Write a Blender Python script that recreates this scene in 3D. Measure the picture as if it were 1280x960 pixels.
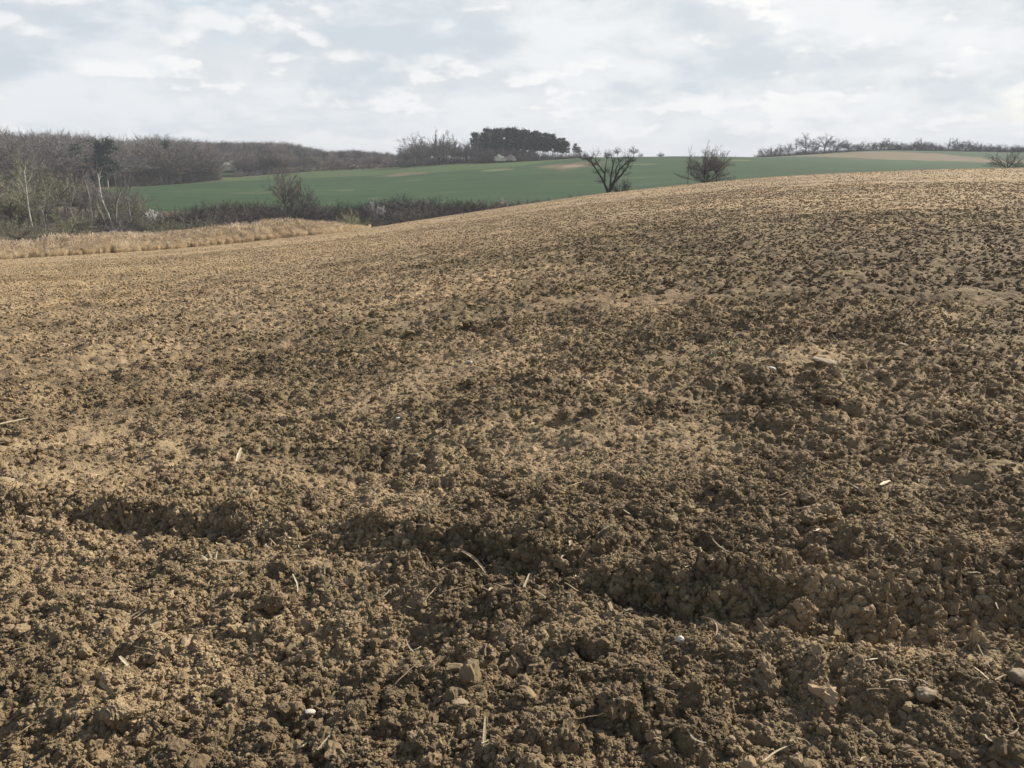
import bpy, math, random
import numpy as np
from mathutils import Vector, Matrix
for o in list(bpy.data.objects): bpy.data.objects.remove(o)
S = bpy.context.scene
R = math.radians
PI = math.pi

# ------------------------------------------------------------------ camera, sky, sun
CAMZ = 1.62; FPX = 1044.0; HORY = 193.0
PITCH = math.atan((480-HORY)/FPX)
cd = bpy.data.cameras.new('camera'); cam = bpy.data.objects.new('camera', cd); S.collection.objects.link(cam)
cam.location = (0, 0, CAMZ); cam.rotation_euler = (PI/2-PITCH, 0, 0)
cd.sensor_width = 36; cd.lens = 36*FPX/1280; cd.clip_start = 0.05; cd.clip_end = 9000
S.camera = cam
SUN_AZ = 54.0      # degrees to the right of the viewing direction
SUN_EL = 33.0
sd = bpy.data.lights.new('sun', 'SUN'); sun = bpy.data.objects.new('sun', sd); S.collection.objects.link(sun)
sd.energy = 5.0; sd.angle = R(0.6); sd.color = (1.0, 0.95, 0.87)
sdir = Vector((math.sin(R(SUN_AZ))*math.cos(R(SUN_EL)), math.cos(R(SUN_AZ))*math.cos(R(SUN_EL)), math.sin(R(SUN_EL))))
sun.rotation_euler = sdir.to_track_quat('Z', 'Y').to_euler(); sun.location = (60, 30, 50)
S.view_settings.view_transform = 'Standard'; S.view_settings.look = 'None'
S.view_settings.exposure = 0.60; S.view_settings.gamma = 1.0
S.render.resolution_x = 1024; S.render.resolution_y = 768
S.render.engine = 'CYCLES'
S.cycles.max_bounces = 5; S.cycles.diffuse_bounces = 2; S.cycles.volume_bounces = 0

class NT:
    """tiny helper for node trees"""
    def __init__(s, tree): s.t = tree; s.n = tree.nodes; s.l = tree.links; s.n.clear()
    def new(s, typ, **kw):
        n = s.n.new(typ)
        for k, v in kw.items():
            if k.startswith('i_'):
                key = k[2:]; key = int(key) if key.isdigit() else key.replace('_', ' ')
                if hasattr(v, 'is_output'): s.l.new(v, n.inputs[key])
                else: n.inputs[key].default_value = v
            else: setattr(n, k, v)
        return n
    def math(s, op, a, b=0.0, c=None):
        kw = {'i_0': a, 'i_1': b}
        if c is not None: kw['i_2'] = c
        return s.new('ShaderNodeMath', operation=op, **kw).outputs[0]
    def mix(s, f, a, b, blend='MIX'):
        n = s.n.new('ShaderNodeMix'); n.data_type = 'RGBA'; n.blend_type = blend
        for i, v in ((0, f), (6, a), (7, b)):
            if hasattr(v, 'is_output'): s.l.new(v, n.inputs[i])
            else: n.inputs[i].default_value = (*v, 1) if isinstance(v, tuple) and len(v) == 3 else v
        return n.outputs[2]
    def noise(s, vec, scale, detail=4, rough=0.55, dist=0.0, out=0):
        return s.new('ShaderNodeTexNoise', i_Vector=vec, i_Scale=scale, i_Detail=detail, i_Roughness=rough, i_Distortion=dist).outputs[out]
    def ramp(s, f, lo, hi):
        n = s.new('ShaderNodeMapRange', i_0=f, i_1=lo, i_2=hi); n.interpolation_type = 'SMOOTHSTEP'; return n.outputs[0]

W = bpy.data.worlds.new('World'); S.world = W; W.use_nodes = True
w = NT(W.node_tree)
sky = w.new('ShaderNodeTexSky', sky_type='NISHITA', sun_disc=False, sun_elevation=R(SUN_EL), sun_rotation=R(SUN_AZ),
            air_density=1.0, dust_density=2.0, ozone_density=1.0, altitude=150)
co = w.new('ShaderNodeTexCoord').outputs['Generated']
def vmul(v, sc, off=(0, 0, 0)):
    return w.new('ShaderNodeVectorMath', operation='MULTIPLY_ADD', i_0=v, i_1=sc, i_2=off).outputs[0]
# clouds lie in a layer overhead, so their pattern shrinks and flattens towards the horizon
sep = w.new('ShaderNodeSeparateXYZ', i_0=co)
dz = w.math('MAXIMUM', sep.outputs[2], 0.0)
inv = w.math('DIVIDE', 1.0, w.math('ADD', dz, 0.10))
shr = w.math('ADD', 1.0, w.math('MULTIPLY', inv, 0.06))
cp = w.new('ShaderNodeCombineXYZ', i_0=w.math('MULTIPLY', sep.outputs[0], shr), i_1=w.math('MULTIPLY', sep.outputs[1], shr), i_2=w.math('MULTIPLY', dz, 2.6)).outputs[0]
big = w.noise(vmul(cp, (2.2, 2.2, 2.8), (3.1, 1.7, 0.4)), 1.0, 4, 0.5, 0.3)
mid = w.noise(vmul(cp, (4.4, 4.4, 4.6), (7.3, 2.2, 5.1)), 1.0, 9, 0.60, 0.2)
puf = w.noise(vmul(cp, (7.5, 7.5, 7.0), (1.3, 9.2, 2.9)), 1.0, 9, 0.52, 0.1)
pufh = w.noise(vmul(cp, (7.5, 7.5, 7.0), (1.3, 9.2, 3.2)), 1.0, 4, 0.52, 0.1)
sund = w.new('ShaderNodeVectorMath', operation='DOT_PRODUCT', i_0=co, i_1=tuple(sdir)).outputs['Value']
glow = w.ramp(sund, 0.0, 1.0)
K = 1/1.516
def kc(*c): return tuple(v*K for v in c)
cloud = w.mix(w.ramp(mid, 0.40, 0.60), kc(6.35, 6.95, 7.5), kc(8.5, 8.75, 9.0))
edge_ = w.ramp(w.math('SUBTRACT', puf, pufh), -0.02, 0.07)
wh = w.math('MULTIPLY', w.ramp(puf, 0.455, 0.60), 0.72)
cloud = w.mix(wh, cloud, w.mix(edge_, kc(7.2, 7.55, 7.95), kc(9.9, 9.85, 9.75)))
cloud = w.mix(1.0, cloud, w.mix(glow, (0.98, 0.99, 1.0), (1.09, 1.08, 1.06)), 'MULTIPLY')
blue = w.mix(0.6, sky.outputs[0], kc(6.4, 7.7, 8.7))
# the cloud cover is closed low down and breaks up overhead into clear blue
low = w.ramp(dz, 0.42, 0.16)
cover = w.math('MAXIMUM', w.math('MULTIPLY', w.ramp(big, 0.34, 0.44), low), w.math('MULTIPLY', w.ramp(big, 0.56, 0.66), 0.8))
blue = w.mix(low, sky.outputs[0], blue)
skyc = w.mix(cover, blue, cloud)
skyc = w.mix(w.math('MULTIPLY', w.ramp(dz, 0.09, 0.0), 0.45), skyc, kc(7.9, 8.25, 8.6))
bg = w.new('ShaderNodeBackground', i_Color=skyc, i_Strength=0.1)
w.new('ShaderNodeOutputWorld', i_Surface=bg.outputs[0])

# ------------------------------------------------------------------ numpy noise
def h2(ix, iy, seed):
    a = (ix.astype(np.int64)*374761393 + iy.astype(np.int64)*668265263 + seed*974634777) & 0xFFFFFFFF
    a = ((a ^ (a >> 13))*1274126177) & 0xFFFFFFFF
    a = ((a ^ (a >> 16))*2246822519) & 0xFFFFFFFF
    a = a ^ (a >> 15)
    return (a & 0xFFFFFF).astype(np.float32)/np.float32(0xFFFFFF)
def vnoise(x, y, seed=0):
    fx = np.floor(x); fy = np.floor(y); tx = (x-fx).astype(np.float32); ty = (y-fy).astype(np.float32)
    tx = tx*tx*tx*(tx*(tx*6-15)+10); ty = ty*ty*ty*(ty*(ty*6-15)+10)
    a = h2(fx, fy, seed); b = h2(fx+1, fy, seed); c = h2(fx, fy+1, seed); d = h2(fx+1, fy+1, seed)
    return ((a+(b-a)*tx)*(1-ty)+(c+(d-c)*tx)*ty)*2-1
def fbm(x, y, oct=4, seed=0, gain=0.5):
    s = 0; a = 1.0; t = 0
    for i in range(oct):
        c, q = math.cos(i*0.7+0.3), math.sin(i*0.7+0.3)
        s = s+a*vnoise((x*c-y*q)*2**i+i*17.3, (x*q+y*c)*2**i-i*9.1, seed+i*31); t += a; a *= gain
    return s/t*1.5
def bumps(x, y, cell, seed, power=1.0, rad=0.72):
    """rounded lumps, one in each cell of a jittered grid, with uneven size"""
    X = x/cell; Y = y/cell; fx = np.floor(X); fy = np.floor(Y)
    best = np.zeros(x.shape, np.float32)
    for i in (-1, 0, 1):
        for j in (-1, 0, 1):
            cx = fx+i; cy = fy+j
            r1 = h2(cx, cy, seed); r2 = h2(cx, cy, seed+5); r3 = h2(cx, cy, seed+9)
            d2 = (X-cx-0.15-0.7*r1)**2+(Y-cy-0.15-0.7*r2)**2
            rr = rad*(0.35+0.65*r3)
            v = np.sqrt(np.maximum(0, 1-d2/(rr*rr)))*(0.35+0.65*r3)**power
            best = np.maximum(best, v.astype(np.float32))
    return best
def sstep(a, b, x):
    t = np.clip((x-a)/(b-a), 0, 1); return t*t*(3-2*t)

# ------------------------------------------------------------------ terrain: heights by direction and distance
def ray(px, py):
    """azimuth (radians, right positive) and downward slope of the view line through a photo pixel"""
    u = (px-640)/FPX; v = (480-py)/FPX
    dx = u; dy = math.cos(PITCH)+v*math.sin(PITCH); dz = -math.sin(PITCH)+v*math.cos(PITCH)
    return math.atan2(dx, dy), -dz/math.hypot(dx, dy)
CREST = [(-300, 345, 84), (0, 325, 86), (100, 319, 88), (200, 313, 91), (300, 304, 95), (430, 290, 100), (560, 270, 105),
         (650, 256.5, 108), (740, 243.5, 112), (860, 230.5, 118), (960, 221.5, 125), (1060, 216, 130), (1180, 211.5, 136), (1280, 210, 142), (1600, 208, 150)]
KR = [200, 260, 330, 480, 650, 900, 1500, 5000]
KPX = [-300, 0, 170, 300, 430, 560, 650, 740, 860, 950, 1100, 1280, 1600]
KPY = {200: [286, 286, 285, 284, 281, 275, 268, 262, 252, 246, 240, 238, 236],
       260: [272, 270, 264, 262, 259, 254, 251, 247, 240, 234, 230, 228, 226],
       330: [247, 245, 246, 244, 240, 232, 227, 223, 218, 214, 212, 211, 211],
       480: [226, 226, 230, 224, 216.5, 206, 202, 197, 195.5, 197, 201, 203, 203],
       650: [194, 194, 203, 205, 203, 201, 201, 201, 199, 197, 187.5, 190.5, 191],
       900: [187, 189, 199, 199, 201, 203, 204, 204, 204, 203, 200, 200, 200]}
azg = np.linspace(-PI, PI, 1441)
def tab(pts):   # pts: (azimuth, value) -> values on azg, closed behind the camera
    a = np.array([p[0] for p in pts]); v = np.array([p[1] for p in pts]); m = (v[0]+v[-1])/2
    a = np.concatenate([[-PI], a, [PI]]); v = np.concatenate([[m], v, [m]])
    o = np.interp(azg, a, v)
    k = np.exp(-np.linspace(-2, 2, 17)**2); k /= k.sum()
    return np.convolve(np.concatenate([o[-9:-1], o, o[1:9]]), k, 'valid')
Dt = tab([(ray(p, q)[0], d) for p, q, d in CREST])
Et = tab([(ray(p, q)[0], ray(p, q)[1]) for p, q, d in CREST])
kk = CAMZ/Dt**2; ss = Et-2*CAMZ/Dt
knr = []; knh = []
for f in (1.0, 1.1, 1.22):
    knr.append(Dt*f); knh.append(-ss*Dt*f-kk*(Dt*f)**2)
for r_ in KR:
    if r_ in KPY:
        sl = tab([(ray(p, q)[0], ray(p, q)[1]) for p, q in zip(KPX, KPY[r_])]); knh.append(CAMZ-sl*r_)
    else: knh.append(np.full_like(azg, -6.0 if r_ == 1500 else -12.0))
    knr.append(np.full_like(azg, float(r_)))
knr = np.array(knr); knh = np.array(knh)
hs = np.diff(knr, axis=0); dl = np.diff(knh, axis=0)/hs
sl_ = np.zeros_like(knh); sl_[0] = -ss-2*kk*Dt; sl_[-1] = dl[-1]
for i in range(1, len(knr)-1):
    p = dl[i-1]*dl[i]; hm = 2*p/(dl[i-1]+dl[i]+1e-12); av = (dl[i-1]*hs[i]+dl[i]*hs[i-1])/(hs[i]+hs[i-1])
    sl_[i] = np.where(p > 0, hm*0.5+av*0.5, 0.35*av)
NR = 900; lr0, lr1 = math.log(0.5), math.log(5000)
rg = np.exp(np.linspace(lr0, lr1, NR))
HT = np.zeros((len(azg), NR))
for i in range(len(azg)):
    near = -ss[i]*rg-kk[i]*rg*rg
    seg = np.clip(np.searchsorted(knr[:, i], rg, side='right')-1, 0, len(knr)-2)
    h_ = hs[seg, i]; t = np.clip((rg-knr[seg, i])/h_, 0, 1)
    far = ((2*t**3-3*t**2+1)*knh[seg, i]+(t**3-2*t**2+t)*h_*sl_[seg, i]+(3*t**2-2*t**3)*knh[seg+1, i]+(t**3-t**2)*h_*sl_[seg+1, i])
    HT[i] = np.where(rg < Dt[i], near, far)
def height(x, y):
    x = np.asarray(x, float); y = np.asarray(y, float)
    r = np.hypot(x, y); a = np.arctan2(x, y)
    fa = (a+PI)/(2*PI)*(len(azg)-1); ia = np.clip(np.floor(fa).astype(int), 0, len(azg)-2); ta = fa-ia
    fr = (np.log(np.maximum(r, 0.5))-lr0)/(lr1-lr0)*(NR-1); ir = np.clip(np.floor(fr).astype(int), 0, NR-2); tr = np.clip(fr-ir, 0, 1)
    v = (HT[ia, ir]*(1-ta)+HT[ia+1, ir]*ta)*(1-tr)+(HT[ia, ir+1]*(1-ta)+HT[ia+1, ir+1]*ta)*tr
    return v*np.clip(r/0.5, 0, 1)
def Dof(a): return np.interp(a, azg, Dt)
def at(px, r):
    """ground point in the direction of a photo column, r metres away"""
    a = ray(px, HORY)[0]; x = r*math.sin(a); y = r*math.cos(a)
    return x, y, float(height(x, y))
def hit(px, py):
    """where the view line through a photo pixel meets the ploughed field"""
    a, s = ray(px, py); rs = np.exp(np.linspace(math.log(0.8), math.log(145), 3000))
    x = rs*math.sin(a); y = rs*math.cos(a); d = (CAMZ-s*rs)-height(x, y)
    i = int(np.argmax(d < 0)); return float(x[i]), float(y[i])

# ------------------------------------------------------------------ soil relief
FUR = np.array([hit(p, q) for p, q in [(-260, 600), (0, 652), (150, 664), (300, 672), (430, 690), (560, 712), (700, 734), (850, 764), (1000, 784), (1150, 793), (1280, 788), (1500, 775)]])
FX0 = hit(1000, 740)
def curve_dist(x, y, C):
    """signed distance to a polyline (positive on its far side)"""
    cy = np.interp(x, C[:, 0], C[:, 1]); sl = np.interp(x, C[:, 0], np.gradient(C[:, 1], C[:, 0]))
    return (y-cy)/np.sqrt(1+sl*sl)
PATCH = [(130, 520, .5, .22), (215, 560, .45, .22), (30, 560, .4, .25), (120, 590, .45, .14), (420, 712, .30, .06), (800, 780, .36, .05), (1170, 812, .34, .06), (300, 715, .2, .06),
         (640, 530, .5, .18), (530, 470, .6, .2), (1160, 600, .35, .12), (1240, 590, .3, .1), (900, 800, .2, .04), (60, 610, .5, .1), (1030, 665, .16, .05), (1250, 700, .2, .06), (270, 480, .5, .15), (700, 545, .3, .1)]
PW = [(*hit(p, q), a, b) for p, q, a, b in PATCH]
def soil(x, y, sp):
    """relief (m) above the smooth ground, and 0..1 masks 'smooth' and 'furrow'; sp = mesh spacing there"""
    r = np.hypot(x, y)
    wx = x+0.022*vnoise(x*13, y*13, 3)+0.007*vnoise(x*40, y*40, 4)+0.0022*vnoise(x*120, y*120, 14); wy = y+0.022*vnoise(x*13+9, y*13, 5)+0.007*vnoise(x*40+9, y*40, 6)+0.0022*vnoise(x*120+9, y*120, 16)
    sm = sstep(0.30, 0.75, fbm(x*0.9, y*1.15, 3, 71))*0.7*(1-sstep(6, 20, r))
    for cx, cy, a, b in PW:
        d = ((x-cx)/a/1.2)**2+((y-cy)/b/1.9)**2
        sm = np.maximum(sm, np.exp(-d*1.1)*(0.75+0.5*vnoise(x*9, y*9, 8)))
    sm = np.clip(sm, 0, 1)
    z = 0.0
    mfar = sstep(9, 26, r); mff = sstep(30, 70, r)
    if r.max() > 9:
        qx = x+0.12*vnoise(x*2.6, y*2.6, 81); qy = y+0.12*vnoise(x*2.6+5, y*2.6, 82)
        z = mfar*0.058*(bumps(qx, qy, 0.34, 83, 1.6, 0.85)-.3)+mfar*0.064*(bumps(qx, qy, 0.62, 85, 2.0, 0.8)-.3)+mff*0.055*(bumps(qx, qy, 1.2, 87, 1.8, 0.8)-.3)
        z = z*(0.65+0.5*fbm(x*.25, y*.25, 2, 89))*(1-0.45*sstep(16, 30, r))*(1-0.40*mff)
    z = z+0.030*fbm(x*1.1, y*1.6, 3, 11)+0.020*fbm(x*3.6, y*3.6, 3, 21)*(1-0.5*sm)
    # parallel cultivation ridges running across the slope
    ph = (y+0.22*x+0.25*fbm(x*0.35, y*0.35, 2, 33))/0.74
    rd = 0.5+0.5*np.cos(2*PI*ph)
    z = z+0.020*(rd**2)*(0.6+0.6*fbm(x*0.8, y*0.8, 2, 35))*np.exp(-r/45)
    # the big furrow in the foreground with its bank behind
    wob = 0.05*fbm(x*2.2, y*2.2, 3, 41)
    d = curve_dist(x, y, FUR)+wob
    kf = 0.74+0.46*vnoise(x*1.25, y*1.25, 47)+0.34*vnoise(x*4.1, y*4.1, 48); kf = kf+0.12*np.exp(-((x-FX0[0])**2/0.30+(y-FX0[1])**2/0.5)); kf = np.clip(kf, 0.12, 1.35)
    fur = np.exp(-(d/0.10)**2)*np.clip(kf, 0, 1.2)
    bank = sstep(0.0, 0.165, d+0.05*vnoise(x*8, y*8, 49)+0.035*vnoise(x*22, y*22, 50))*np.exp(-np.maximum(d-0.20, 0)/0.40)*kf
    fr2 = np.exp(-((d+0.26)/0.13)**2)*kf
    z = z-0.060*fur+0.124*bank+0.03*fr2
    fsp = 1-sstep(0.006, 0.02, sp)
    z = z+(0.0030*vnoise(x*95, y*95, 51)+0.0020*vnoise(x*210, y*210, 52))*fsp*(1-0.4*sm)
    for (cell, amp, pw_, sd_, keep) in ((0.30, 0.040, 3.0, 101, .6), (0.14, 0.042, 1.8, 111, .8), (0.070, 0.030, 1.2, 121, 1.0), (0.036, 0.019, 1.0, 131, 1.0), (0.018, 0.009, 1.0, 141, 1.0)):
        fade = 1-sstep(0.30, 0.75, sp/cell)
        if isinstance(fade, np.ndarray) and fade.max() <= 0: continue
        b = bumps(wx, wy, cell, sd_, pw_, 0.72 if cell > 0.1 else 0.92)
        z = z+amp*(b-0.3)*fade*(1-(0.85 if cell > 0.05 else 0.6)*sm*keep)
    return z, sm, np.clip(fur, 0, 1)

def newobj(name, data, parent=None, mats=(), **props):
    o = bpy.data.objects.new(name, data); S.collection.objects.link(o)
    if parent: o.parent = parent
    for m in mats: data.materials.append(m)
    for k, v in props.items(): o[k] = v
    return o
def npmesh(name, V, F, smooth=False):
    V = np.asarray(V, np.float32); F = np.asarray(F, np.int32); k = F.shape[1]
    me = bpy.data.meshes.new(name)
    me.vertices.add(len(V)); me.vertices.foreach_set('co', V.ravel())
    me.loops.add(F.size); me.loops.foreach_set('vertex_index', F.ravel())
    me.polygons.add(len(F)); me.polygons.foreach_set('loop_start', np.arange(0, F.size, k, dtype=np.int32))
    me.polygons.foreach_set('use_smooth', np.full(len(F), smooth))
    me.update(calc_edges=True); return me
def attr(me, name, vals):
    a = me.attributes.new(name, 'FLOAT', 'POINT'); a.data.foreach_set('value', np.asarray(vals, np.float32).ravel())
def cattr(me, name, rgb):
    a = me.attributes.new(name, 'FLOAT_COLOR', 'POINT'); c = np.ones((len(rgb), 4), np.float32); c[:, :3] = rgb; a.data.foreach_set('color', c.ravel())

def soil_material(name, use_attr=True):
    m = bpy.data.materials.new(name); m.use_nodes = True; t = NT(m.node_tree)
    pos = t.new('ShaderNodeNewGeometry').outputs['Position']
    n1 = t.noise(pos, 0.9, 4, 0.6); n2 = t.noise(pos, 11, 5, 0.65); n3 = t.noise(pos, 85, 4, 0.7); n4 = t.noise(pos, 0.13, 3, 0.5)
    n5 = t.noise(pos, 3.0, 5, 0.7)
    dry = t.mix(n2, (0.288, 0.209, 0.117), (0.458, 0.340, 0.200)); wet = t.mix(n2, (0.098, 0.071, 0.039), (0.186, 0.137, 0.077))
    f = t.math('ADD', t.ramp(n1, 0.33, 0.68), t.math('MULTIPLY', t.math('SUBTRACT', n2, 0.5), 1.2))
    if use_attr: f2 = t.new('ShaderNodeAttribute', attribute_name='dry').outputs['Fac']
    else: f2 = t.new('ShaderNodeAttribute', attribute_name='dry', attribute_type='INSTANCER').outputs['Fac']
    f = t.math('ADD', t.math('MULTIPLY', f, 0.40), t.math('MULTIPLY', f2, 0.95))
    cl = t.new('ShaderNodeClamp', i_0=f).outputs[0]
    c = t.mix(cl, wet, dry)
    n6 = t.noise(pos, 1.4, 6, 0.75)
    c = t.mix(0.8, c, t.mix(n6, (0.55, 0.55, 0.55), (1.42, 1.40, 1.37)), 'MULTIPLY')
    c = t.mix(0.8, c, t.mix(n5, (0.55, 0.55, 0.55), (1.45, 1.43, 1.40)), 'MULTIPLY')
    c = t.mix(0.5, c, t.mix(n3, (0.45, 0.45, 0.45), (1.5, 1.5, 1.5)), 'MULTIPLY')
    c = t.mix(t.math('MULTIPLY', t.ramp(n4, 0.45, 0.7), 0.35), c, t.mix(1.0, c, (1.08, 0.985, 0.88), 'MULTIPLY'))
    b1 = t.new('ShaderNodeBump', i_Height=t.noise(pos, 150, 5, 0.7), i_Distance=0.004, i_Strength=0.7)
    b2 = t.new('ShaderNodeBump', i_Height=t.noise(pos, 30, 6, 0.75), i_Distance=0.015, i_Strength=0.7, i_Normal=b1.outputs[0])
    b3 = t.new('ShaderNodeBump', i_Height=t.noise(pos, 3.2, 6, 0.8), i_Distance=0.14, i_Strength=0.7 if use_attr else 0.0, i_Normal=b2.outputs[0])
    bs = t.new('ShaderNodeBsdfPrincipled', i_Base_Color=c, i_Roughness=0.95, i_Normal=b3.outputs[0])
    bs.inputs['Specular IOR Level'].default_value = 0.15
    t.new('ShaderNodeOutputMaterial', i_Surface=bs.outputs[0]); return m
M_soil = soil_material('soil'); M_clod = soil_material('clod_soil', False)
def dryness(x, y, sm):
    """how dry and pale the soil lies there (darker bands stay where they are)"""
    r = np.hypot(x, y); a = np.arctan2(x, y)
    u = np.tan(a)*1.0
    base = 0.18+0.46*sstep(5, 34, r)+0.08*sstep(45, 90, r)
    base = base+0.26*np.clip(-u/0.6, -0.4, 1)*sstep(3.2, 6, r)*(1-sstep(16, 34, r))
    # darker band across the right half of the field
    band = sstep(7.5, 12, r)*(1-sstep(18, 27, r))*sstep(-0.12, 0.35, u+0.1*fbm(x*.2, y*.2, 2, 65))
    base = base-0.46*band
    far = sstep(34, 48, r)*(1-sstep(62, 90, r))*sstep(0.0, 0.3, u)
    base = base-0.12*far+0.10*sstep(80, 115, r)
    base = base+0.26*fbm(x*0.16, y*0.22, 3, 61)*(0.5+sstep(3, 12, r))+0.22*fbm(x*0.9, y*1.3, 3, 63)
    return np.clip(base+0.45*sm, 0, 1)

# ---- ploughed field: one polar sheet, dense where it is seen
a_d = np.arange(-0.86, 0.8601, 0.00165)
a_c = np.concatenate([a_d, np.linspace(0.86, 2*PI-0.86, 150)[1:-1]]); NA = len(a_c)
def radii(c):
    r = [0.3, 0.5, 0.7, 0.85, 1.0, 1.1, 1.2]; x = 1.3
    while x < 1.0: x += 1
    while x < 100.0: r.append(x); x += c*x**1.45
    return np.array(r)
rad = radii(0.00165); rad = rad/rad[-1]; NRR = len(rad)
A2 = np.tile(a_c, (NRR, 1)); am = (A2+PI) % (2*PI)-PI
Rfull = Dof(am)*1.12
q = rad[:, None]*100.0
RR = np.where(q < 30, q, 30+(q-30)*(Rfull-30)/70.0)
X = (RR*np.sin(A2)); Y = (RR*np.cos(A2))
SP = np.maximum(RR*0.00165, np.gradient(RR, axis=0)*0.62)
SP = np.where(np.abs(am) > 0.9, 2.0, SP)
Zs, SM, FU = soil(X.ravel(), Y.ravel(), SP.ravel())
edge = 1-sstep(1.06, 1.115, (RR/Dof(am))).ravel()
H0 = height(X.ravel(), Y.ravel())
Zt = H0+Zs*edge
V = np.column_stack([X.ravel(), Y.ravel(), Zt]); V = np.vstack([V, [[0, 0, float(Zt[:NA].mean())]]])
ii = np.arange(NRR-1)[:, None]*NA; jj = np.arange(NA)[None, :]; jn = (jj+1) % NA
F = np.stack([ii+jj, ii+jn, ii+NA+jn, ii+NA+jj], -1).reshape(-1, 4)
F = F[:, ::-1]
me = npmesh('ploughed_field', V, F, True)
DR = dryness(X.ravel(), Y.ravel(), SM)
# wheel tracks pressed pale and flat far up the slope
def track(x, y, pts, wd):
    P = np.array([hit(*p) for p in pts]); d = np.full(x.shape, 1e9)
    for (ax, ay), (bx, by) in zip(P[:-1], P[1:]):
        vx, vy = bx-ax, by-ay; t = np.clip(((x-ax)*vx+(y-ay)*vy)/(vx*vx+vy*vy), 0, 1)
        d = np.minimum(d, np.hypot(x-ax-t*vx, y-ay-t*vy))
    return np.exp(-(d/wd)**2)
xr, yr = X.ravel(), Y.ravel(); TR = np.zeros(len(xr)); fm = (RR.ravel() > 35)
T_ = np.zeros(fm.sum())
for pts, wd in (([(960, 236), (1030, 229)], .5), ([(1140, 230), (1195, 224.5)], .5), ([(1225, 224), (1290, 219)], .5), ([(1235, 236), (1290, 230)], .45), ([(1010, 240), (1050, 236)], .4)):
    T_ = np.maximum(T_, track(xr[fm], yr[fm], pts, wd))
TR[fm] = T_*(0.6+0.6*vnoise(xr[fm]*.8, yr[fm]*.8, 88)); DR = np.clip(DR+TR, 0, 1.8)
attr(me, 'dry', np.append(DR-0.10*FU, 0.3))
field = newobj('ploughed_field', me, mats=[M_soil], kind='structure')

# ---- the valley, the green fields and the hills beyond
na = np.concatenate([np.arange(-0.75, 0.75, 0.0024), np.linspace(0.75, 2*PI-0.75, 160)[:-1]]); nA = len(na)
nr = 330; tt = np.linspace(0, 1, nr)
nam = (na+PI) % (2*PI)-PI; R0 = Dof(nam)*1.10
RF = R0[None, :]*np.exp(tt[:, None]**1.0*np.log(4800/R0)[None, :])
XF = RF*np.sin(na)[None, :]; YF = RF*np.cos(na)[None, :]
xf, yf, rf = XF.ravel(), YF.ravel(), RF.ravel(); af = np.tile(nam, (nr, 1)).ravel()
ZF = height(xf, yf)+0.12*fbm(xf*0.05, yf*0.05, 2, 5)*sstep(130, 200, rf)-0.10*(1-sstep(1.10, 1.125, rf/Dof(af)))
pxf = 640+FPX/math.cos(PITCH)*np.tan(np.clip(af, -1.4, 1.4))   # column of the photograph the direction belongs to
col = np.zeros((len(xf), 3)); GREEN = np.array([0.031, 0.060, 0.023]); GR2 = np.array([0.066, 0.096, 0.034]); LITT = np.array([0.11, 0.085, 0.055]); MEAD = np.array([0.11, 0.115, 0.055]); TAN = np.array([0.21, 0.165, 0.10]); REEDG = np.array([0.30, 0.24, 0.155])
col[:] = LITT
def lay(mask, c):
    mask = np.clip(mask, 0, 1)[:, None]; col[:] = col*(1-mask)+np.array(c)*mask
n5 = fbm(xf*0.02, yf*0.03, 3, 91); n6 = fbm(xf*0.1, yf*0.1, 3, 93)
lay((1-sstep(120, 150, rf+8*n5))*(pxf < 520), REEDG)
gstart = np.interp(pxf, [-300, 0, 150, 300, 560, 740, 1280], [330, 320, 262, 250, 240, 225, 190])
gend = np.interp(pxf, [-300, 0, 160, 200, 300, 400, 500, 600, 700, 760, 900, 1600], [335, 350, 430, 452, 500, 520, 505, 485, 500, 700, 720, 720])
lay(sstep(gstart-6, gstart+6, rf+5*n6)*(1-sstep(gend-6, gend+2, rf)), GREEN)
# a paler, younger strip along the upper edge of the green field
el = np.interp(pxf, [0, 160, 300, 430, 560, 650, 740, 900], [400, 425, 462, 440, 410, 420, 480, 700])
lay(sstep(el-3, el+3, rf+4*n5)*(1-sstep(gend-6, gend+2, rf))*0.8*(pxf < 820), GR2)
lay(sstep(0.0, 0.6, n5)*0.35*(rf > gstart)*(rf < gend), GREEN*1.35)
def blob(px, r, wpx, wr): return np.exp(-((pxf-px)/wpx)**2-((rf-r)/wr)**2)
lay(sstep(.25, .85, blob(505, 418, 46, 13)+.3*n6+.2*n5), TAN*0.7); lay(sstep(.25, .85, blob(712, 405, 42, 19)+.3*n6+.2*n5), TAN*0.62); lay(sstep(.35, .8, blob(715, 398, 16, 7)+.2*n6), TAN*1.15)
lay(sstep(.45, .7, blob(620, 402, 28, 9)+.1*n6), MEAD*1.1); lay(sstep(.45, .7, blob(925, 420, 22, 10)+.1*n6), MEAD)
lay(sstep(.45, .7, blob(805, 396, 22, 7)+.1*n6), MEAD*.9)
lay(sstep(gend-7, gend-3, rf)*(1-sstep(gend+1, gend+7, rf))*(pxf < 745)*0.75, MEAD*1.1)
# bare strip on the far right hill
lo = np.interp(pxf, [940, 1000, 1100, 1250, 1400], [560, 540, 500, 470, 450]); hi = np.interp(pxf, [940, 1000, 1090, 1180, 1250, 1400], [560, 600, 612, 575, 520, 490])
lay(sstep(lo-5, lo+5, rf+6*n6)*(1-sstep(hi-5, hi+5, rf+6*n6))*(pxf > 940), TAN*0.72)
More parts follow.
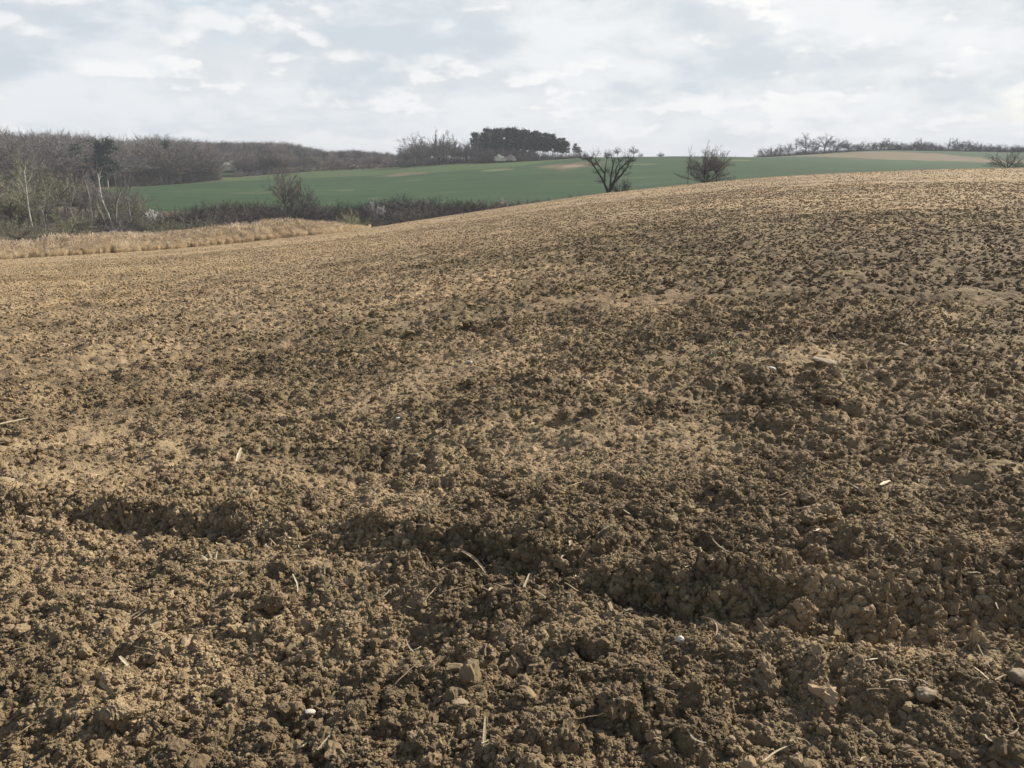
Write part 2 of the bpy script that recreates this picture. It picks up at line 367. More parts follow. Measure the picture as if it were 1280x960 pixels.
# clearing between the woods
lay(sstep(.35, .6, blob(281, 560, 13, 70)), GR2*1.25)
lay(sstep(700, 760, rf), LITT)
jn = (np.arange(nA)+1) % nA; ii = np.arange(nr-1)[:, None]*nA; jj = np.arange(nA)[None, :]
F = np.stack([ii+jj, ii+nA+jj, ii+nA+jn[None, :], ii+jn[None, :]], -1).reshape(-1, 4)
me = npmesh('far_fields', np.column_stack([xf, yf, ZF]), F, True); cattr(me, 'ground_colour', col)
mt = bpy.data.materials.new('far_ground'); mt.use_nodes = True; t = NT(mt.node_tree)
pos = t.new('ShaderNodeNewGeometry').outputs['Position']; ac = t.new('ShaderNodeAttribute', attribute_name='ground_colour').outputs['Color']
g1 = t.noise(pos, 0.05, 5, 0.6); g2 = t.noise(pos, 0.9, 5, 0.7)
st = t.new('ShaderNodeVectorMath', operation='MULTIPLY', i_0=pos, i_1=(0.02, 0.22, 0.0)).outputs[0]
g3 = t.noise(st, 1.0, 4, 0.6)
c = t.mix(0.9, ac, t.mix(g1, (0.72, 0.76, 0.72), (1.3, 1.25, 1.25)), 'MULTIPLY'); c = t.mix(0.8, c, t.mix(g2, (0.6, 0.6, 0.6), (1.4, 1.4, 1.4)), 'MULTIPLY')
c = t.mix(0.9, c, t.mix(g3, (0.72, 0.76, 0.75), (1.30, 1.24, 1.2)), 'MULTIPLY')
wv = t.new('ShaderNodeTexWave', i_Vector=t.new('ShaderNodeVectorMath', operation='MULTIPLY', i_0=pos, i_1=(0.010, 0.033, 0.0)).outputs[0], i_Scale=1.0, i_Distortion=0.6, i_Detail=1.0); wv.bands_direction = 'DIAGONAL'
c = t.mix(t.math('MULTIPLY', t.ramp(wv.outputs[1], 0.93, 1.0), 0.35), c, t.mix(1.0, c, (1.5, 1.35, 1.3), 'MULTIPLY'))
b = t.new('ShaderNodeBump', i_Height=g2, i_Distance=0.25, i_Strength=0.6)
bs = t.new('ShaderNodeBsdfPrincipled', i_Base_Color=c, i_Roughness=0.95, i_Normal=b.outputs[0]); bs.inputs['Specular IOR Level'].default_value = 0.1
t.new('ShaderNodeOutputMaterial', i_Surface=bs.outputs[0])
newobj('far_fields', me, mats=[mt], kind='structure')

# ------------------------------------------------------------------ materials for plants and small things
def simple(name, c0, c1, scale=3.0, rough=0.9, bump=0.0, trans=0.0):
    m = bpy.data.materials.new(name); m.use_nodes = True; t = NT(m.node_tree)
    pos = t.new('ShaderNodeNewGeometry').outputs['Position']; rn = t.new('ShaderNodeObjectInfo').outputs['Random']
    n = t.noise(pos, scale, 4, 0.65)
    f = t.math('ADD', t.math('MULTIPLY', n, 0.7), t.math('MULTIPLY', rn, 0.3))
    c = t.mix(t.ramp(f, 0.3, 0.7), c0, c1)
    kw = {}
    if bump: kw['i_Normal'] = t.new('ShaderNodeBump', i_Height=t.noise(pos, scale*6, 4, 0.7), i_Distance=bump, i_Strength=0.8).outputs[0]
    bs = t.new('ShaderNodeBsdfPrincipled', i_Base_Color=c, i_Roughness=rough, **kw); bs.inputs['Specular IOR Level'].default_value = 0.2
    out = bs.outputs[0]
    if trans:
        tr = t.new('ShaderNodeBsdfTranslucent', i_Color=c); out = t.new('ShaderNodeMixShader', i_0=trans, i_1=bs.outputs[0], i_2=tr.outputs[0]).outputs[0]
    t.new('ShaderNodeOutputMaterial', i_Surface=out); return m
MB_ = dict(
    grey=simple('grey_bark', (0.13, 0.112, 0.096), (0.22, 0.19, 0.165), 0.3),
    brown=simple('brown_twigs', (0.135, 0.112, 0.088), (0.225, 0.188, 0.150), 0.3),
    dark=simple('dark_bark', (0.030, 0.028, 0.024), (0.060, 0.055, 0.045), 0.5),
    thick=simple('thicket_twigs', (0.062, 0.051, 0.042), (0.115, 0.095, 0.077), 0.4),
    olive=simple('olive_willow_twigs', (0.165, 0.155, 0.095), (0.25, 0.235, 0.145), 0.4),
    willow=simple('bright_willow_twigs', (0.23, 0.23, 0.125), (0.35, 0.345, 0.20), 0.4),
    mauve=simple('mauve_grey_twigs', (0.145, 0.128, 0.118), (0.225, 0.20, 0.185), 0.4),
    birch=simple('birch_bark', (0.26, 0.245, 0.215), (0.44, 0.42, 0.375), 1.2),
    ptwig=simple('pale_twigs', (0.19, 0.165, 0.14), (0.28, 0.25, 0.215), 0.5),
    needle=simple('pine_needles', (0.024, 0.040, 0.027), (0.052, 0.076, 0.048), 0.6),
    pbark=simple('pine_bark', (0.07, 0.05, 0.04), (0.14, 0.10, 0.075), 0.6),
    petal=simple('blossom', (0.74, 0.72, 0.62), (0.88, 0.87, 0.80), 0.8),
    pink=simple('pinkish_blossom', (0.42, 0.37, 0.35), (0.58, 0.52, 0.49), 0.8),
    reed=simple('dry_reed', (0.74, 0.63, 0.46), (0.90, 0.80, 0.63), 0.35, trans=0.65),
    plume=simple('reed_plume', (0.34, 0.26, 0.18), (0.50, 0.40, 0.28), 0.8),
    straw=simple('straw', (0.34, 0.27, 0.16), (0.56, 0.47, 0.31), 40, 0.7, 0.002),
    oldstraw=simple('weathered_straw', (0.20, 0.15, 0.085), (0.34, 0.26, 0.155), 40, 0.8, 0.002),
    weed=simple('seedling_green', (0.12, 0.16, 0.06), (0.20, 0.24, 0.09), 20, 0.6, trans=0.2),
    flint=simple('pale_stone', (0.38, 0.34, 0.27), (0.58, 0.54, 0.45), 25, 0.6, 0.003),
    cobble=simple('reddish_stone', (0.145, 0.108, 0.064), (0.23, 0.175, 0.105), 18, 0.7, 0.004),
    tanstone=simple('tan_stone', (0.20, 0.15, 0.09), (0.30, 0.23, 0.14), 18, 0.8, 0.004),
)
# ------------------------------------------------------------------ branching plants
def prisms(segs, sides=3):
    s = np.array(segs, float); p0 = s[:, 0:3]; p1 = s[:, 3:6]; r0 = s[:, 6]; r1 = s[:, 7]
    d = p1-p0; L = np.linalg.norm(d, axis=1)+1e-9; d = d/L[:, None]
    up = np.where(np.abs(d[:, 2:3]) > 0.9, np.array([[1.0, 0, 0]]), np.array([[0, 0, 1.0]]))
    u = np.cross(d, up); u /= np.linalg.norm(u, axis=1)[:, None]; v = np.cross(d, u)
    p1 = p1+d*np.minimum(r1, 0.2*L)[:, None]
    V = []
    for k in range(sides):
        a = 2*PI*k/sides; o = u*math.cos(a)+v*math.sin(a); V.append(p0+o*r0[:, None]); V.append(p1+o*r1[:, None])
    V = np.stack(V, 1); n = len(s); base = (np.arange(n)*2*sides)[:, None]
    F = []
    for k in range(sides):
        k2 = (k+1) % sides; F.append(base+np.array([[2*k, 2*k2, 2*k2+1, 2*k+1]]))
    return V.reshape(-1, 3), np.concatenate(F, 0)
def perp(rng, d, ang):
    """direction turned away from d by ang, at a random side"""
    q = Vector((rng.gauss(0, 1), rng.gauss(0, 1), rng.gauss(0, 1))); q = q-d*q.dot(d)
    if q.length < 1e-4: q = Vector((1, 0, 0))
    q.normalize(); return (d*math.cos(ang)+q*math.sin(ang)).normalized()
def branch(rng, segs, p, d, L, r, lvl, P):
    n = max(2, P['n'][min(lvl, len(P['n'])-1)]); step = L/n; pts = [(p.copy(), d.copy(), r)]; r1 = max(r*P['tap'], P['tip'])
    for i in range(n):
        wig = P['wig']; d = (d+Vector((rng.gauss(0, wig), rng.gauss(0, wig), rng.gauss(0, wig)+P['up']))).normalized()
        p2 = p+d*step; ra = r+(r1-r)*i/n; rb = r+(r1-r)*(i+1)/n
        segs.append((*p, *p2, ra, rb, lvl)); p = p2; pts.append((p.copy(), d.copy(), rb))
    if lvl >= P['max']: return
    nk = P['kids'][lvl]
    for k in range(nk):
        f = P['from'][lvl]+(1-P['from'][lvl])*(k+rng.random())/nk; i = min(n, int(f*n+0.5)); q, dd, rr = pts[i]
        ang = R(rng.uniform(*P['ang'])); nd = perp(rng, dd, ang)
        if nd.z < P.get('minz', -0.2): nd.z = abs(nd.z)*0.3; nd.normalize()
        branch(rng, segs, q, nd, L*rng.uniform(*P['len'])*(1-0.45*f*P.get('cone', 0.6)), max(rr*P['rk'], P['tip']), lvl+1, P)
def split(segs, lv):
    a = [s[:8] for s in segs if s[8] <= lv]; b = [s[:8] for s in segs if s[8] > lv]; return a, b
def fitH(segs, H):
    """scale to the wanted height"""
    z = max(max(s[2], s[5]) for s in segs); k = H/z
    return [tuple(v*k for v in s[:6])+(s[6], s[7], s[8]) for s in segs]
def crown_of(rng, segs, base, H, hb, spread, nl, P, r0, kids):
    """limbs fanning out from the top of a short trunk, their tips filling a dome"""
    for k in range(nl):
        a = k*2.399+rng.uniform(-.4, .4); t_ = math.sqrt((k+rng.random())/nl)*spread
        d = Vector((math.cos(a)*math.sin(t_), math.sin(a)*math.sin(t_), math.cos(t_))); L = (H-hb)*(1-0.28*math.sin(t_))*rng.uniform(.82, 1.0)*0.8
        q = base+Vector((0, 0, hb*rng.uniform(0.75, 1.0) if hb > 0 else 0))+Vector((d.x, d.y, 0))*r0*(0.3 if hb > 0 else 4)
        branch(rng, segs, q, d, L, r0*rng.uniform(.45, .65), 1, P)
PB = dict(n=[5, 4, 3, 2, 2], kids=[9, 6, 6, 5], max=4, tap=0.55, tip=0.016, wig=0.13, up=0.05, ang=(25, 60), len=(0.45, 0.75), rk=0.55)
PB['from'] = [0.25, 0.25, 0.2, 0.1]
def tree_mesh(kind, seed):
    rng = random.Random(seed); segs = []
    if kind == 'broad':
        P = dict(PB, ang=(22, 55), up=0.03, len=(0.38, 0.6), kids=[0, 7, 6, 6], tip=0.020, wig=0.11); P['from'] = [0, 0.25, 0.12, 0.05]
        segs.append((0, 0, 0, 0.1, 0, 2.2, 0.36, 0.30, 0)); segs.append((0.1, 0, 2.2, 0.05, 0.1, 4.2, 0.30, 0.25, 0)); crown_of(rng, segs, Vector((0, 0, 0)), 14, 4.0, R(72), 12, P, 0.25, None); segs = fitH(segs, 14); lv = 1
    elif kind == 'tall':
        P = dict(PB, ang=(18, 42), up=0.10, len=(0.3, 0.48), kids=[13, 6, 5, 4]); P['from'] = [0.3, 0.15, 0.15, 0.1]
        branch(rng, segs, Vector((0, 0, 0)), Vector((0, 0, 1)), 13, 0.26, 0, dict(P, wig=0.10)); segs = fitH(segs, 15); lv = 0
    elif kind == 'forest':
        P = dict(PB, ang=(22, 50), up=0.03, len=(0.36, 0.55), kids=[0, 8, 6], max=3, tip=0.036, n=[4, 4, 3, 2]); P['from'] = [0, 0.12, 0.05]
        segs.append((0, 0, 0, 0.1, 0, 3.0, 0.22, 0.19, 0)); segs.append((0.1, 0, 3.0, 0.05, 0.1, 6.2, 0.19, 0.16, 0)); crown_of(rng, segs, Vector((0, 0, 0)), 15, 4.2, R(56), 15, P, 0.18, None); segs = fitH(segs, 15); lv = 1
    elif kind == 'birch':
        P = dict(PB, ang=(20, 40), up=0.05, len=(0.25, 0.42), kids=[13, 6, 5], max=3, tip=0.014, rk=0.55, wig=0.10, n=[9, 5, 3, 2]); P['from'] = [0.35, 0.2, 0.1]
        branch(rng, segs, Vector((0, 0, 0)), Vector((0.03, 0, 1)), 12, 0.17, 0, P); segs = fitH(segs, 13); lv = 0
    elif kind == 'spread':   # wide crown of long bare pale limbs
        P = dict(PB, ang=(35, 65), up=0.12, len=(0.38, 0.6), kids=[12, 5, 5, 3], rk=0.42, tip=0.013); P['from'] = [0.42, 0.3, 0.2, 0.1]
        branch(rng, segs, Vector((0, 0, 0)), Vector((0, 0, 1)), 11, 0.20, 0, dict(P, wig=0.08)); segs = fitH(segs, 14); lv = 0
    elif kind == 'shrub':
        P = dict(PB, ang=(16, 42), up=0.04, len=(0.36, 0.6), kids=[0, 7, 6, 3], max=4, tip=0.0085, n=[4, 4, 3, 2, 2], rk=0.55, wig=0.12); P['from'] = [0, 0.10, 0.1, 0.2]
        crown_of(rng, segs, Vector((0, 0, 0)), 4.3, 0, R(80), 20, P, 0.055, None); segs = fitH(segs, 4); lv = 1
    a, b = split(segs, lv); return a, b
def mesh_of(segs, name, sides=3):
    V, F = prisms(segs, sides); return npmesh(name, V, F, False)
def leafquads(rng, pts, size, name):
    n = len(pts); P = np.array(pts); a = rng.normal(size=(n, 3)); a /= np.linalg.norm(a, axis=1)[:, None]
    b = rng.normal(size=(n, 3)); b -= a*(a*b).sum(1)[:, None]; b /= np.linalg.norm(b, axis=1)[:, None]
    s = size*rng.uniform(0.6, 1.3, (n, 1)); V = np.stack([P-a*s-b*s*.6, P+a*s*.2-b*s, P+a*s+b*s*.5, P-a*s*.4+b*s], 1).reshape(-1, 3)
    return npmesh(name, V, np.arange(4*n).reshape(-1, 4), False)
PROTO = {}
def proto(kind, seed):
    k = (kind, seed)
    if k not in PROTO:
        a, b = tree_mesh(kind, seed); nm = 'stem' if kind == 'shrub' else 'trunk'
        PROTO[k] = (mesh_of(a, nm, 5 if kind != 'forest' else 3), mesh_of(b, 'crown', 3))
        for m_ in PROTO[k]: m_.materials.append(MB_['grey'])
    return PROTO[k]
def setmat(o, m):
    o.material_slots[0].link = 'OBJECT'; o.material_slots[0].material = m
def thing(name, label, cat, loc, rz=0, sc=(1, 1, 1), group=None):
    o = bpy.data.objects.new(name, None); S.collection.objects.link(o); o.empty_display_size = 0.2
    o.location = loc; o.rotation_euler = (0, 0, rz); o.scale = sc; o['label'] = label; o['category'] = cat
    if group: o['group'] = group
    return o
rnd = random.Random(5)
def plant(kind, seed, name, label, cat, px, r, Hm, width=1.0, tm='grey', cm=None, group=None, sink=0.0, rz=None, dz=0.0):
    """a tree or shrub in the direction of column px, r metres off, Hm metres tall"""
    x, y, z = at(px, r); k = Hm/(4.0 if kind == 'shrub' else {'broad': 14, 'tall': 15, 'forest': 15, 'birch': 13, 'spread': 14}[kind])
    o = thing(name, label, cat, (x, y, z-sink+dz), rnd.uniform(0, 6.28) if rz is None else rz, (k*width, k*width, k), group)
    ta, cr = proto(kind, seed)
    a = newobj('stems' if kind == 'shrub' else 'trunk', ta, o); b = newobj('crown', cr, o)
    setmat(a, MB_[tm]); setmat(b, MB_[cm or tm]); return o
BLO = {}
def blossom_shrub(px, r, Hm, width, label, mat='petal', name='blossoming_shrub', cat='shrub'):
    o = plant('shrub', 3, name, label, cat, px, r, Hm, width, 'thick', 'grey')
    if 1 not in BLO:
        rg_ = np.random.default_rng(4); a, b = tree_mesh('shrub', 3); pts = np.array([s[3:6] for s in b]); pts = pts[pts[:, 2] > 0.9]
        pts = pts[rg_.choice(len(pts), 4200)]+rg_.normal(0, 0.10, (4200, 3)); BLO[1] = leafquads(rg_, pts, 0.085, 'blossom'); BLO[1].materials.append(MB_['petal'])
    f = newobj('blossom', BLO[1], o); setmat(f, MB_[mat]); return o
# pines
PIN = {}
def pine_parts(seed):
    if seed in PIN: return PIN[seed]
    low = 0.12 if seed > 10 else 0.40
    rng = random.Random(seed); rg_ = np.random.default_rng(seed); segs = []; p = Vector((0, 0, 0)); d = Vector((0, 0, 1)); H = 16; lean = Vector((rng.gauss(0, .02), rng.gauss(0, .02), 0))
    trunk = []; pts = []; r = 0.22
    for i in range(8):
        d = (d+lean+Vector((rng.gauss(0, .03), rng.gauss(0, .03), 0))).normalized(); q = p+d*(H/8); trunk.append((*p, *q, r, r*0.86)); r *= 0.86; p = q; pts.append(p.copy())
    cl = []; br = []
    for k in range(44 if seed > 10 else 28):
        f = rng.uniform(low, 1.0); z = f*H; q = Vector((pts[min(7, int(f*8-0.01))].x, pts[min(7, int(f*8-0.01))].y, z-0.4)); a = rng.uniform(0, 6.28)
        L = ((3.2*(1-((f-0.6)/0.5)**2)+0.5) if seed < 10 else (3.0*(1.08-f)+0.6))*rng.uniform(0.45, 1.0); e = q+Vector((math.cos(a)*L, math.sin(a)*L, 0.3*L)); br.append((*q, *e, 0.06, 0.025)); n = rng.randint(45, 85)
        for c_ in (e, q+(e-q)*0.6):
            cl.append(np.array(c_)+rg_.normal(0, 1, (n//2, 3))*np.array([0.62, 0.62, 0.30]))
    cl.append(np.array([p.x, p.y, H])+rg_.normal(0, 1, (90, 3))*np.array([0.9, 0.9, 0.5]))
    pts_ = np.concatenate(cl); m1 = mesh_of(trunk+br, 'trunk', 4); m2 = leafquads(rg_, pts_, 0.26, 'crown'); m1.materials.append(MB_['pbark']); m2.materials.append(MB_['needle'])
    PIN[seed] = (m1, m2); return PIN[seed]
def pine(px, r, Hm, label, group, dz=0, width=1.0):
    x, y, z = at(px, r); k = Hm/16; o = thing('pine_tree', label, 'pine tree', (x, y, z-0.2+dz), rnd.uniform(0, 6.28), (k*width, k*width, k), group)
    a, b = pine_parts(rnd.randint(1, 5) if px > 668 else rnd.randint(11, 14) if rnd.random() < .6 else rnd.randint(1, 5)); newobj('trunk', a, o); newobj('crown', b, o); return o

# ------------------------------------------------------------------ scatter (for what nobody could count)
def scatter(name, protos, P, rot, scl, idx, dry=None, **props):
    c = bpy.data.collections.new(name+'_shapes')
    for i, m_ in enumerate(protos):
        parts = m_ if isinstance(m_, (list, tuple)) else (m_,)
        ob = bpy.data.objects.new('%s_shape_%02d' % (name, i), parts[0]); c.objects.link(ob)
    me = bpy.data.meshes.new(name); me.vertices.add(len(P)); me.vertices.foreach_set('co', np.asarray(P, np.float32).ravel())
    a = me.attributes.new('rot', 'FLOAT_VECTOR', 'POINT'); a.data.foreach_set('vector', np.asarray(rot, np.float32).ravel())
    a = me.attributes.new('scl', 'FLOAT_VECTOR', 'POINT'); a.data.foreach_set('vector', np.asarray(scl, np.float32).ravel())
    a = me.attributes.new('idx', 'INT', 'POINT'); a.data.foreach_set('value', np.asarray(idx, np.int32))
    if dry is not None: attr(me, 'dry', dry)
    g = bpy.data.node_groups.new(name, 'GeometryNodeTree'); g.interface.new_socket('Geometry', in_out='INPUT', socket_type='NodeSocketGeometry'); g.interface.new_socket('Geometry', in_out='OUTPUT', socket_type='NodeSocketGeometry')
    n = g.nodes; l = g.links; gi = n.new('NodeGroupInput'); go = n.new('NodeGroupOutput')
    ci = n.new('GeometryNodeCollectionInfo'); ci.inputs[0].default_value = c; ci.inputs[1].default_value = True; ci.inputs[2].default_value = True
    ip = n.new('GeometryNodeInstanceOnPoints'); ip.inputs['Pick Instance'].default_value = True
    def na_(nm, ty):
        q = n.new('GeometryNodeInputNamedAttribute'); q.data_type = ty; q.inputs[0].default_value = nm; return q.outputs[0]
    e = n.new('FunctionNodeEulerToRotation')
    l.new(gi.outputs[0], ip.inputs['Points']); l.new(ci.outputs[0], ip.inputs['Instance']); l.new(na_('idx', 'INT'), ip.inputs['Instance Index'])
    l.new(na_('rot', 'FLOAT_VECTOR'), e.inputs[0]); l.new(e.outputs[0], ip.inputs['Rotation']); l.new(na_('scl', 'FLOAT_VECTOR'), ip.inputs['Scale'])
    l.new(ip.outputs[0], go.inputs[0])
    o = newobj(name, me, **props); md = o.modifiers.new('scatter', 'NODES'); md.node_group = g; return o
def joined(parts, name):
    """several segment lists with their materials as one mesh"""
    Vs, Fs, mi, off = [], [], [], 0
    for k, (segs, sides) in enumerate(parts):
        V, F = prisms(segs, sides); Vs.append(V); Fs.append(F+off); mi += [k]*len(F); off += len(V)
    me = npmesh(name, np.concatenate(Vs), np.concatenate(Fs), False); me.polygons.foreach_set('material_index', np.array(mi, np.int32)); return me

# ------------------------------------------------------------------ woods that read as one mass
def wood(name, label, cat, spots, mats, seeds=(1, 2, 3, 4)):
    prot = []
    for s_ in seeds:
        for mm in mats:
            a, b = tree_mesh('broad' if s_ in (2, 4) else 'forest', 100+s_); me = joined([(a, 3), (b, 3)], name+'_tree'); me.materials.append(MB_['grey']); me.materials.append(MB_[mm]); prot.append(me)
    P = []; rt = []; sc = []; ix = []
    rg_ = random.Random(len(spots))
    for (px, r, Hm) in spots:
        x, y, z = at(px, r); P.append((x, y, z-0.3)); rt.append((0, 0, rg_.uniform(0, 6.28))); k = Hm/15; kw = k*rg_.uniform(0.8, 1.7); sc.append((kw, kw, k)); ix.append(rg_.randrange(len(prot)))
    return scatter(name, prot, P, rt, sc, ix, kind='stuff', label=label, category=cat)
wr = random.Random(77); sp = []
def top_to_H(px, r, ty):
    """tree height that reaches picture row ty from that spot"""
    x, y, z = at(px, r); s = ray(px, ty)[1]; return CAMZ-s*r-z
LT = [(-300, 152), (-100, 156), (0, 158), (60, 158), (95, 161), (120, 165), (160, 167), (200, 166), (222, 169), (250, 176), (300, 184), (330, 188)]
def li(tb, x): return float(np.interp(x, [t[0] for t in tb], [t[1] for t in tb]))
for k in range(900):
    px = wr.uniform(-280, 265); lim = np.interp(px, [-280, 0, 160, 265], [350, 352, 436, 470]); r = wr.uniform(lim, 640); hm = top_to_H(px, r, li(LT, px)+wr.choice([wr.uniform(-6, 2), wr.uniform(-1, 12), wr.uniform(3, 14)])); sp.append((px, r, min(max(hm, 7), 23)))
wood('left_wood', 'dense leafless grey-brown wood on the hill at the left edge of the photo', 'wood', sp, ['brown', 'grey', 'mauve'])
sp = []
L2 = [(200, 172), (230, 171), (260, 173), (285, 171), (330, 171), (360, 173), (385, 180), (410, 185), (440, 183), (470, 186), (500, 189), (540, 190)]
for k in range(650):
    px = wr.uniform(215, 530); r = wr.uniform(640, 860); hm = top_to_H(px, r, li(L2, px)+wr.uniform(0, 6)); sp.append((px, r, min(max(hm, 5), 17)))
for k in range(330):
    px = wr.uniform(295, 540); lim = np.interp(px, [230, 300, 400, 540], [500, 508, 525, 520]); r = lim+wr.uniform(0, 90); hm = top_to_H(px, r, li(L2, px)+wr.uniform(8, 22)); sp.append((px, r, min(max(hm, 3), 13)))
for k in range(60):
    px = wr.uniform(215, 268); r = wr.uniform(470, 560); sp.append((px, r, wr.uniform(6, 11)))
wood('ridge_wood', 'hazy dark wood along the low ridge behind the green field', 'wood', sp, ['grey', 'dark', 'brown'])

for px, ty in ((112, 162), (116, 159), (121, 163), (140, 176), (203, 167), (118, 178), (95, 182)):
    pine(px, 470 if ty < 170 else 400, max(6, min(20, top_to_H(px, 470 if ty < 170 else 400, ty))), 'dark conifer standing among the bare trees of the left wood', 'dark conifers of the left wood')
# ------------------------------------------------------------------ distinct trees
# copse on the hilltop: bare trees, then pines
for i, (px, r, ty, wd, kind, lab) in enumerate([
        (518, 500, 162, 1.05, 'broad', 'leftmost tall bare tree of the hilltop copse with airy crown'),
        (540, 505, 158, 0.95, 'tall', 'tallest bare tree of the hilltop copse, second from its left end'),
        (556, 500, 161, 0.95, 'broad', 'round bare tree in the middle of the copse, left of the pines'),
        (568, 510, 165, 0.8, 'tall', 'slim bare tree in the copse just right of the round one'),
        (527, 515, 176, 1.0, 'broad', 'low bare tree under the leftmost tall tree of the copse'),
        (549, 495, 180, 1.0, 'broad', 'smaller dark bare tree at the front of the copse'),
        (582, 500, 172, 1.0, 'broad', 'bare tree where the copse dips before the pines'),
        (592, 505, 166, 1.1, 'broad', 'brown bare tree touching the left end of the pines'),
        (600, 492, 175, 1.2, 'broad', 'low spreading bare tree in front of the first pines'),
        (617, 525, 158, 0.9, 'broad', 'bare round crown showing above the pine tops')]):
    plant(kind, i % 3+1, 'bare_tree', lab, 'tree', px, r, top_to_H(px, r, ty), wd, 'dark' if i in (5,) else 'grey', 'mauve' if i % 2 else 'grey')
PT = [(596, 168), (610, 163), (640, 162), (660, 164), (685, 169), (700, 174), (712, 178), (722, 184), (729, 190)]
for k in range(52):
    px = 598+k*2.15+wr.uniform(-1.5, 1.5)
    if px > 716: px = 712+wr.uniform(-4, 3)
    r = wr.uniform(492, 560) if px < 680 else wr.uniform(488, 512); pine(px, r, top_to_H(px, r, li(PT, px)+wr.uniform(-1.5, 4.5)), 'dark green pine in the row on the hilltop copse', 'pines of the hilltop copse')
pine(719, 492, 8.0, 'small pine with airy crown, second from the right end of the copse', None); pine(725, 493, 6.0, 'smallest pine at the very right end of the copse', None, 0, 1.5); plant('shrub', 2, 'bare_shrub', 'pale twiggy shrub closing the right end of the copse', 'shrub', 727, 490, 4.6, 1.1, 'thick', 'mauve'); plant('shrub', 3, 'bare_shrub', 'low shrub trailing off right of the copse', 'shrub', 734, 490, 2.6, 1.1, 'thick', 'mauve')
for k in range(30):
    px = 600+k*4.2+wr.uniform(-2, 2); plant('shrub', k % 4+1, 'bare_shrub', 'brown leafless shrub at the foot of the hilltop pines', 'shrub', px, 482+wr.uniform(-3, 5), wr.uniform(8.0, 12.0)*float(np.interp(px, [600, 655, 690, 730], [1, 0.9, 0.62, 0.48])), 1.0, 'thick', ['brown', 'mauve', 'thick'][k % 3], 'shrubs at the foot of the pines', sink=1.0)
plant('broad', 2, 'bare_tree', 'pale yellowish bare tree in front of the pines behind the white shrub', 'tree', 628, 484, 8.5, 1.0, 'olive', 'olive')
plant('broad', 3, 'bare_tree', 'second pale yellowish bare tree before the pines, right of the first', 'tree', 644, 484, 8.5, 0.9, 'olive', 'olive')
blossom_shrub(624.5, 474, 4.6, 1.0, 'round white blossoming shrub at the foot of the pines')
blossom_shrub(638, 474, 4.0, 1.15, 'greyish pink blossoming shrub right of the white one by the pines', 'pink')
blossom_shrub(290, 545, 7.5, 1.35, 'large cream blossoming shrub at the top of the grassy clearing')
blossom_shrub(302, 560, 5.5, 1.2, 'cream blossoming shrub joined to the right of the large one')
blossom_shrub(353, 585, 5.0, 1.2, 'small cream blossoming shrub among bare trees on the ridge')
blossom_shrub(396, 560, 3.0, 1.9, 'long low pinkish blossoming shrub at the wood edge on the ridge', 'pink')
blossom_shrub(183, 208, 3.6, 0.9, 'white blossoming shrub at the left foot of the green field')
blossom_shrub(463, 208, 4.6, 0.8, 'thin pale blossoming shrub in the dark thicket of the valley', 'pink')
blossom_shrub(627.5, 215, 3.6, 0.6, 'tiny white blossoming shrub at the crest of the ploughed field', 'pink')
# hedge along the upper edge of the green field
for k in range(34):
    px = 300+k*7.2+wr.uniform(-2, 2)
    r = np.interp(px, [230, 300, 400, 500, 560], [478, 503, 522, 508, 498]); plant('shrub', k % 4+1, 'hedge_shrub', 'leafless shrub in the hedge along the upper edge of the green field', 'shrub', px, r+wr.uniform(-2, 3), wr.uniform(2.5, 5.5), 1.25, 'thick', ['mauve', 'thick', 'brown'][k % 3], 'hedge shrubs above the green field')
for k in range(20):
    px = 168+k*5.3+wr.uniform(-2, 2); r = np.interp(px, [160, 265], [436, 476])
    plant('shrub', k % 4+1, 'bare_shrub', 'leafless shrub at the foot of the left wood above the green field', 'shrub', px, r, wr.uniform(4, 7.5), 1.15, 'thick', ['brown', 'thick'][k % 2], 'shrubs at the foot of the left wood')
for px, lab in ((543, 'small dark round tree standing free before the copse'), (553, 'second small dark round tree before the copse')):
    plant('broad', 2, 'dark_tree', lab, 'tree', px, 480, 5.5, 1.2, 'dark', 'dark')
# lone trees on the skyline
plant('shrub', 2, 'round_bush', 'small bush on the skyline behind the gnarled dark tree', 'bush', 759, 486, 4.2, 0.9, 'thick', 'grey')
plant('broad', 1, 'bare_tree', 'pale small bare tree on the skyline, right of the gnarled tree top', 'tree', 772, 490, 6.2, 1.0, 'grey', 'mauve')
plant('broad', 3, 'bare_tree', 'small dark rounded tree on the skyline over the green field', 'tree', 792, 488, 6.6, 1.15, 'dark', 'thick')
plant('shrub', 1, 'low_bush', 'faint low bush at the foot of the dark rounded skyline tree', 'bush', 801, 488, 3.0, 0.9, 'grey', 'mauve')
plant('shrub', 4, 'round_bush', 'low grey dome-shaped bush alone on the skyline', 'bush', 826, 486, 3.2, 1.3, 'thick', 'thick')
# group and row on the right-hand hill
for i, (px, r, ty, wd, kind, lab) in enumerate([
        (953, 650, 183, 1.1, 'broad', 'low bare tree at the far left end of the right hilltop row'),
        (964, 648, 181, 1.2, 'broad', 'second low bare tree from the left end of the right hilltop row'),
        (975, 645, 179, 1.1, 'broad', 'light bare tree just before the row thickens'),
        (985, 640, 177, 1.2, 'broad', 'dense dark bare tree left of the two tall ones'),
        (996, 642, 172, 0.9, 'tall', 'narrow bare tree touching the left of the tall crown'),
        (1007, 640, 164, 1.15, 'broad', 'tallest bare tree of the right hill with a wide round crown'),
        (1030, 640, 165, 1.15, 'broad', 'wide airy bare tree right of the tallest one'),
        (1018, 636, 176, 1.0, 'broad', 'low dark tree between the two tallest crowns')]):
    plant(kind, i % 3+1, 'bare_tree', lab, 'tree', px, r, max(3, top_to_H(px, r, ty)), wd, 'dark', 'thick')
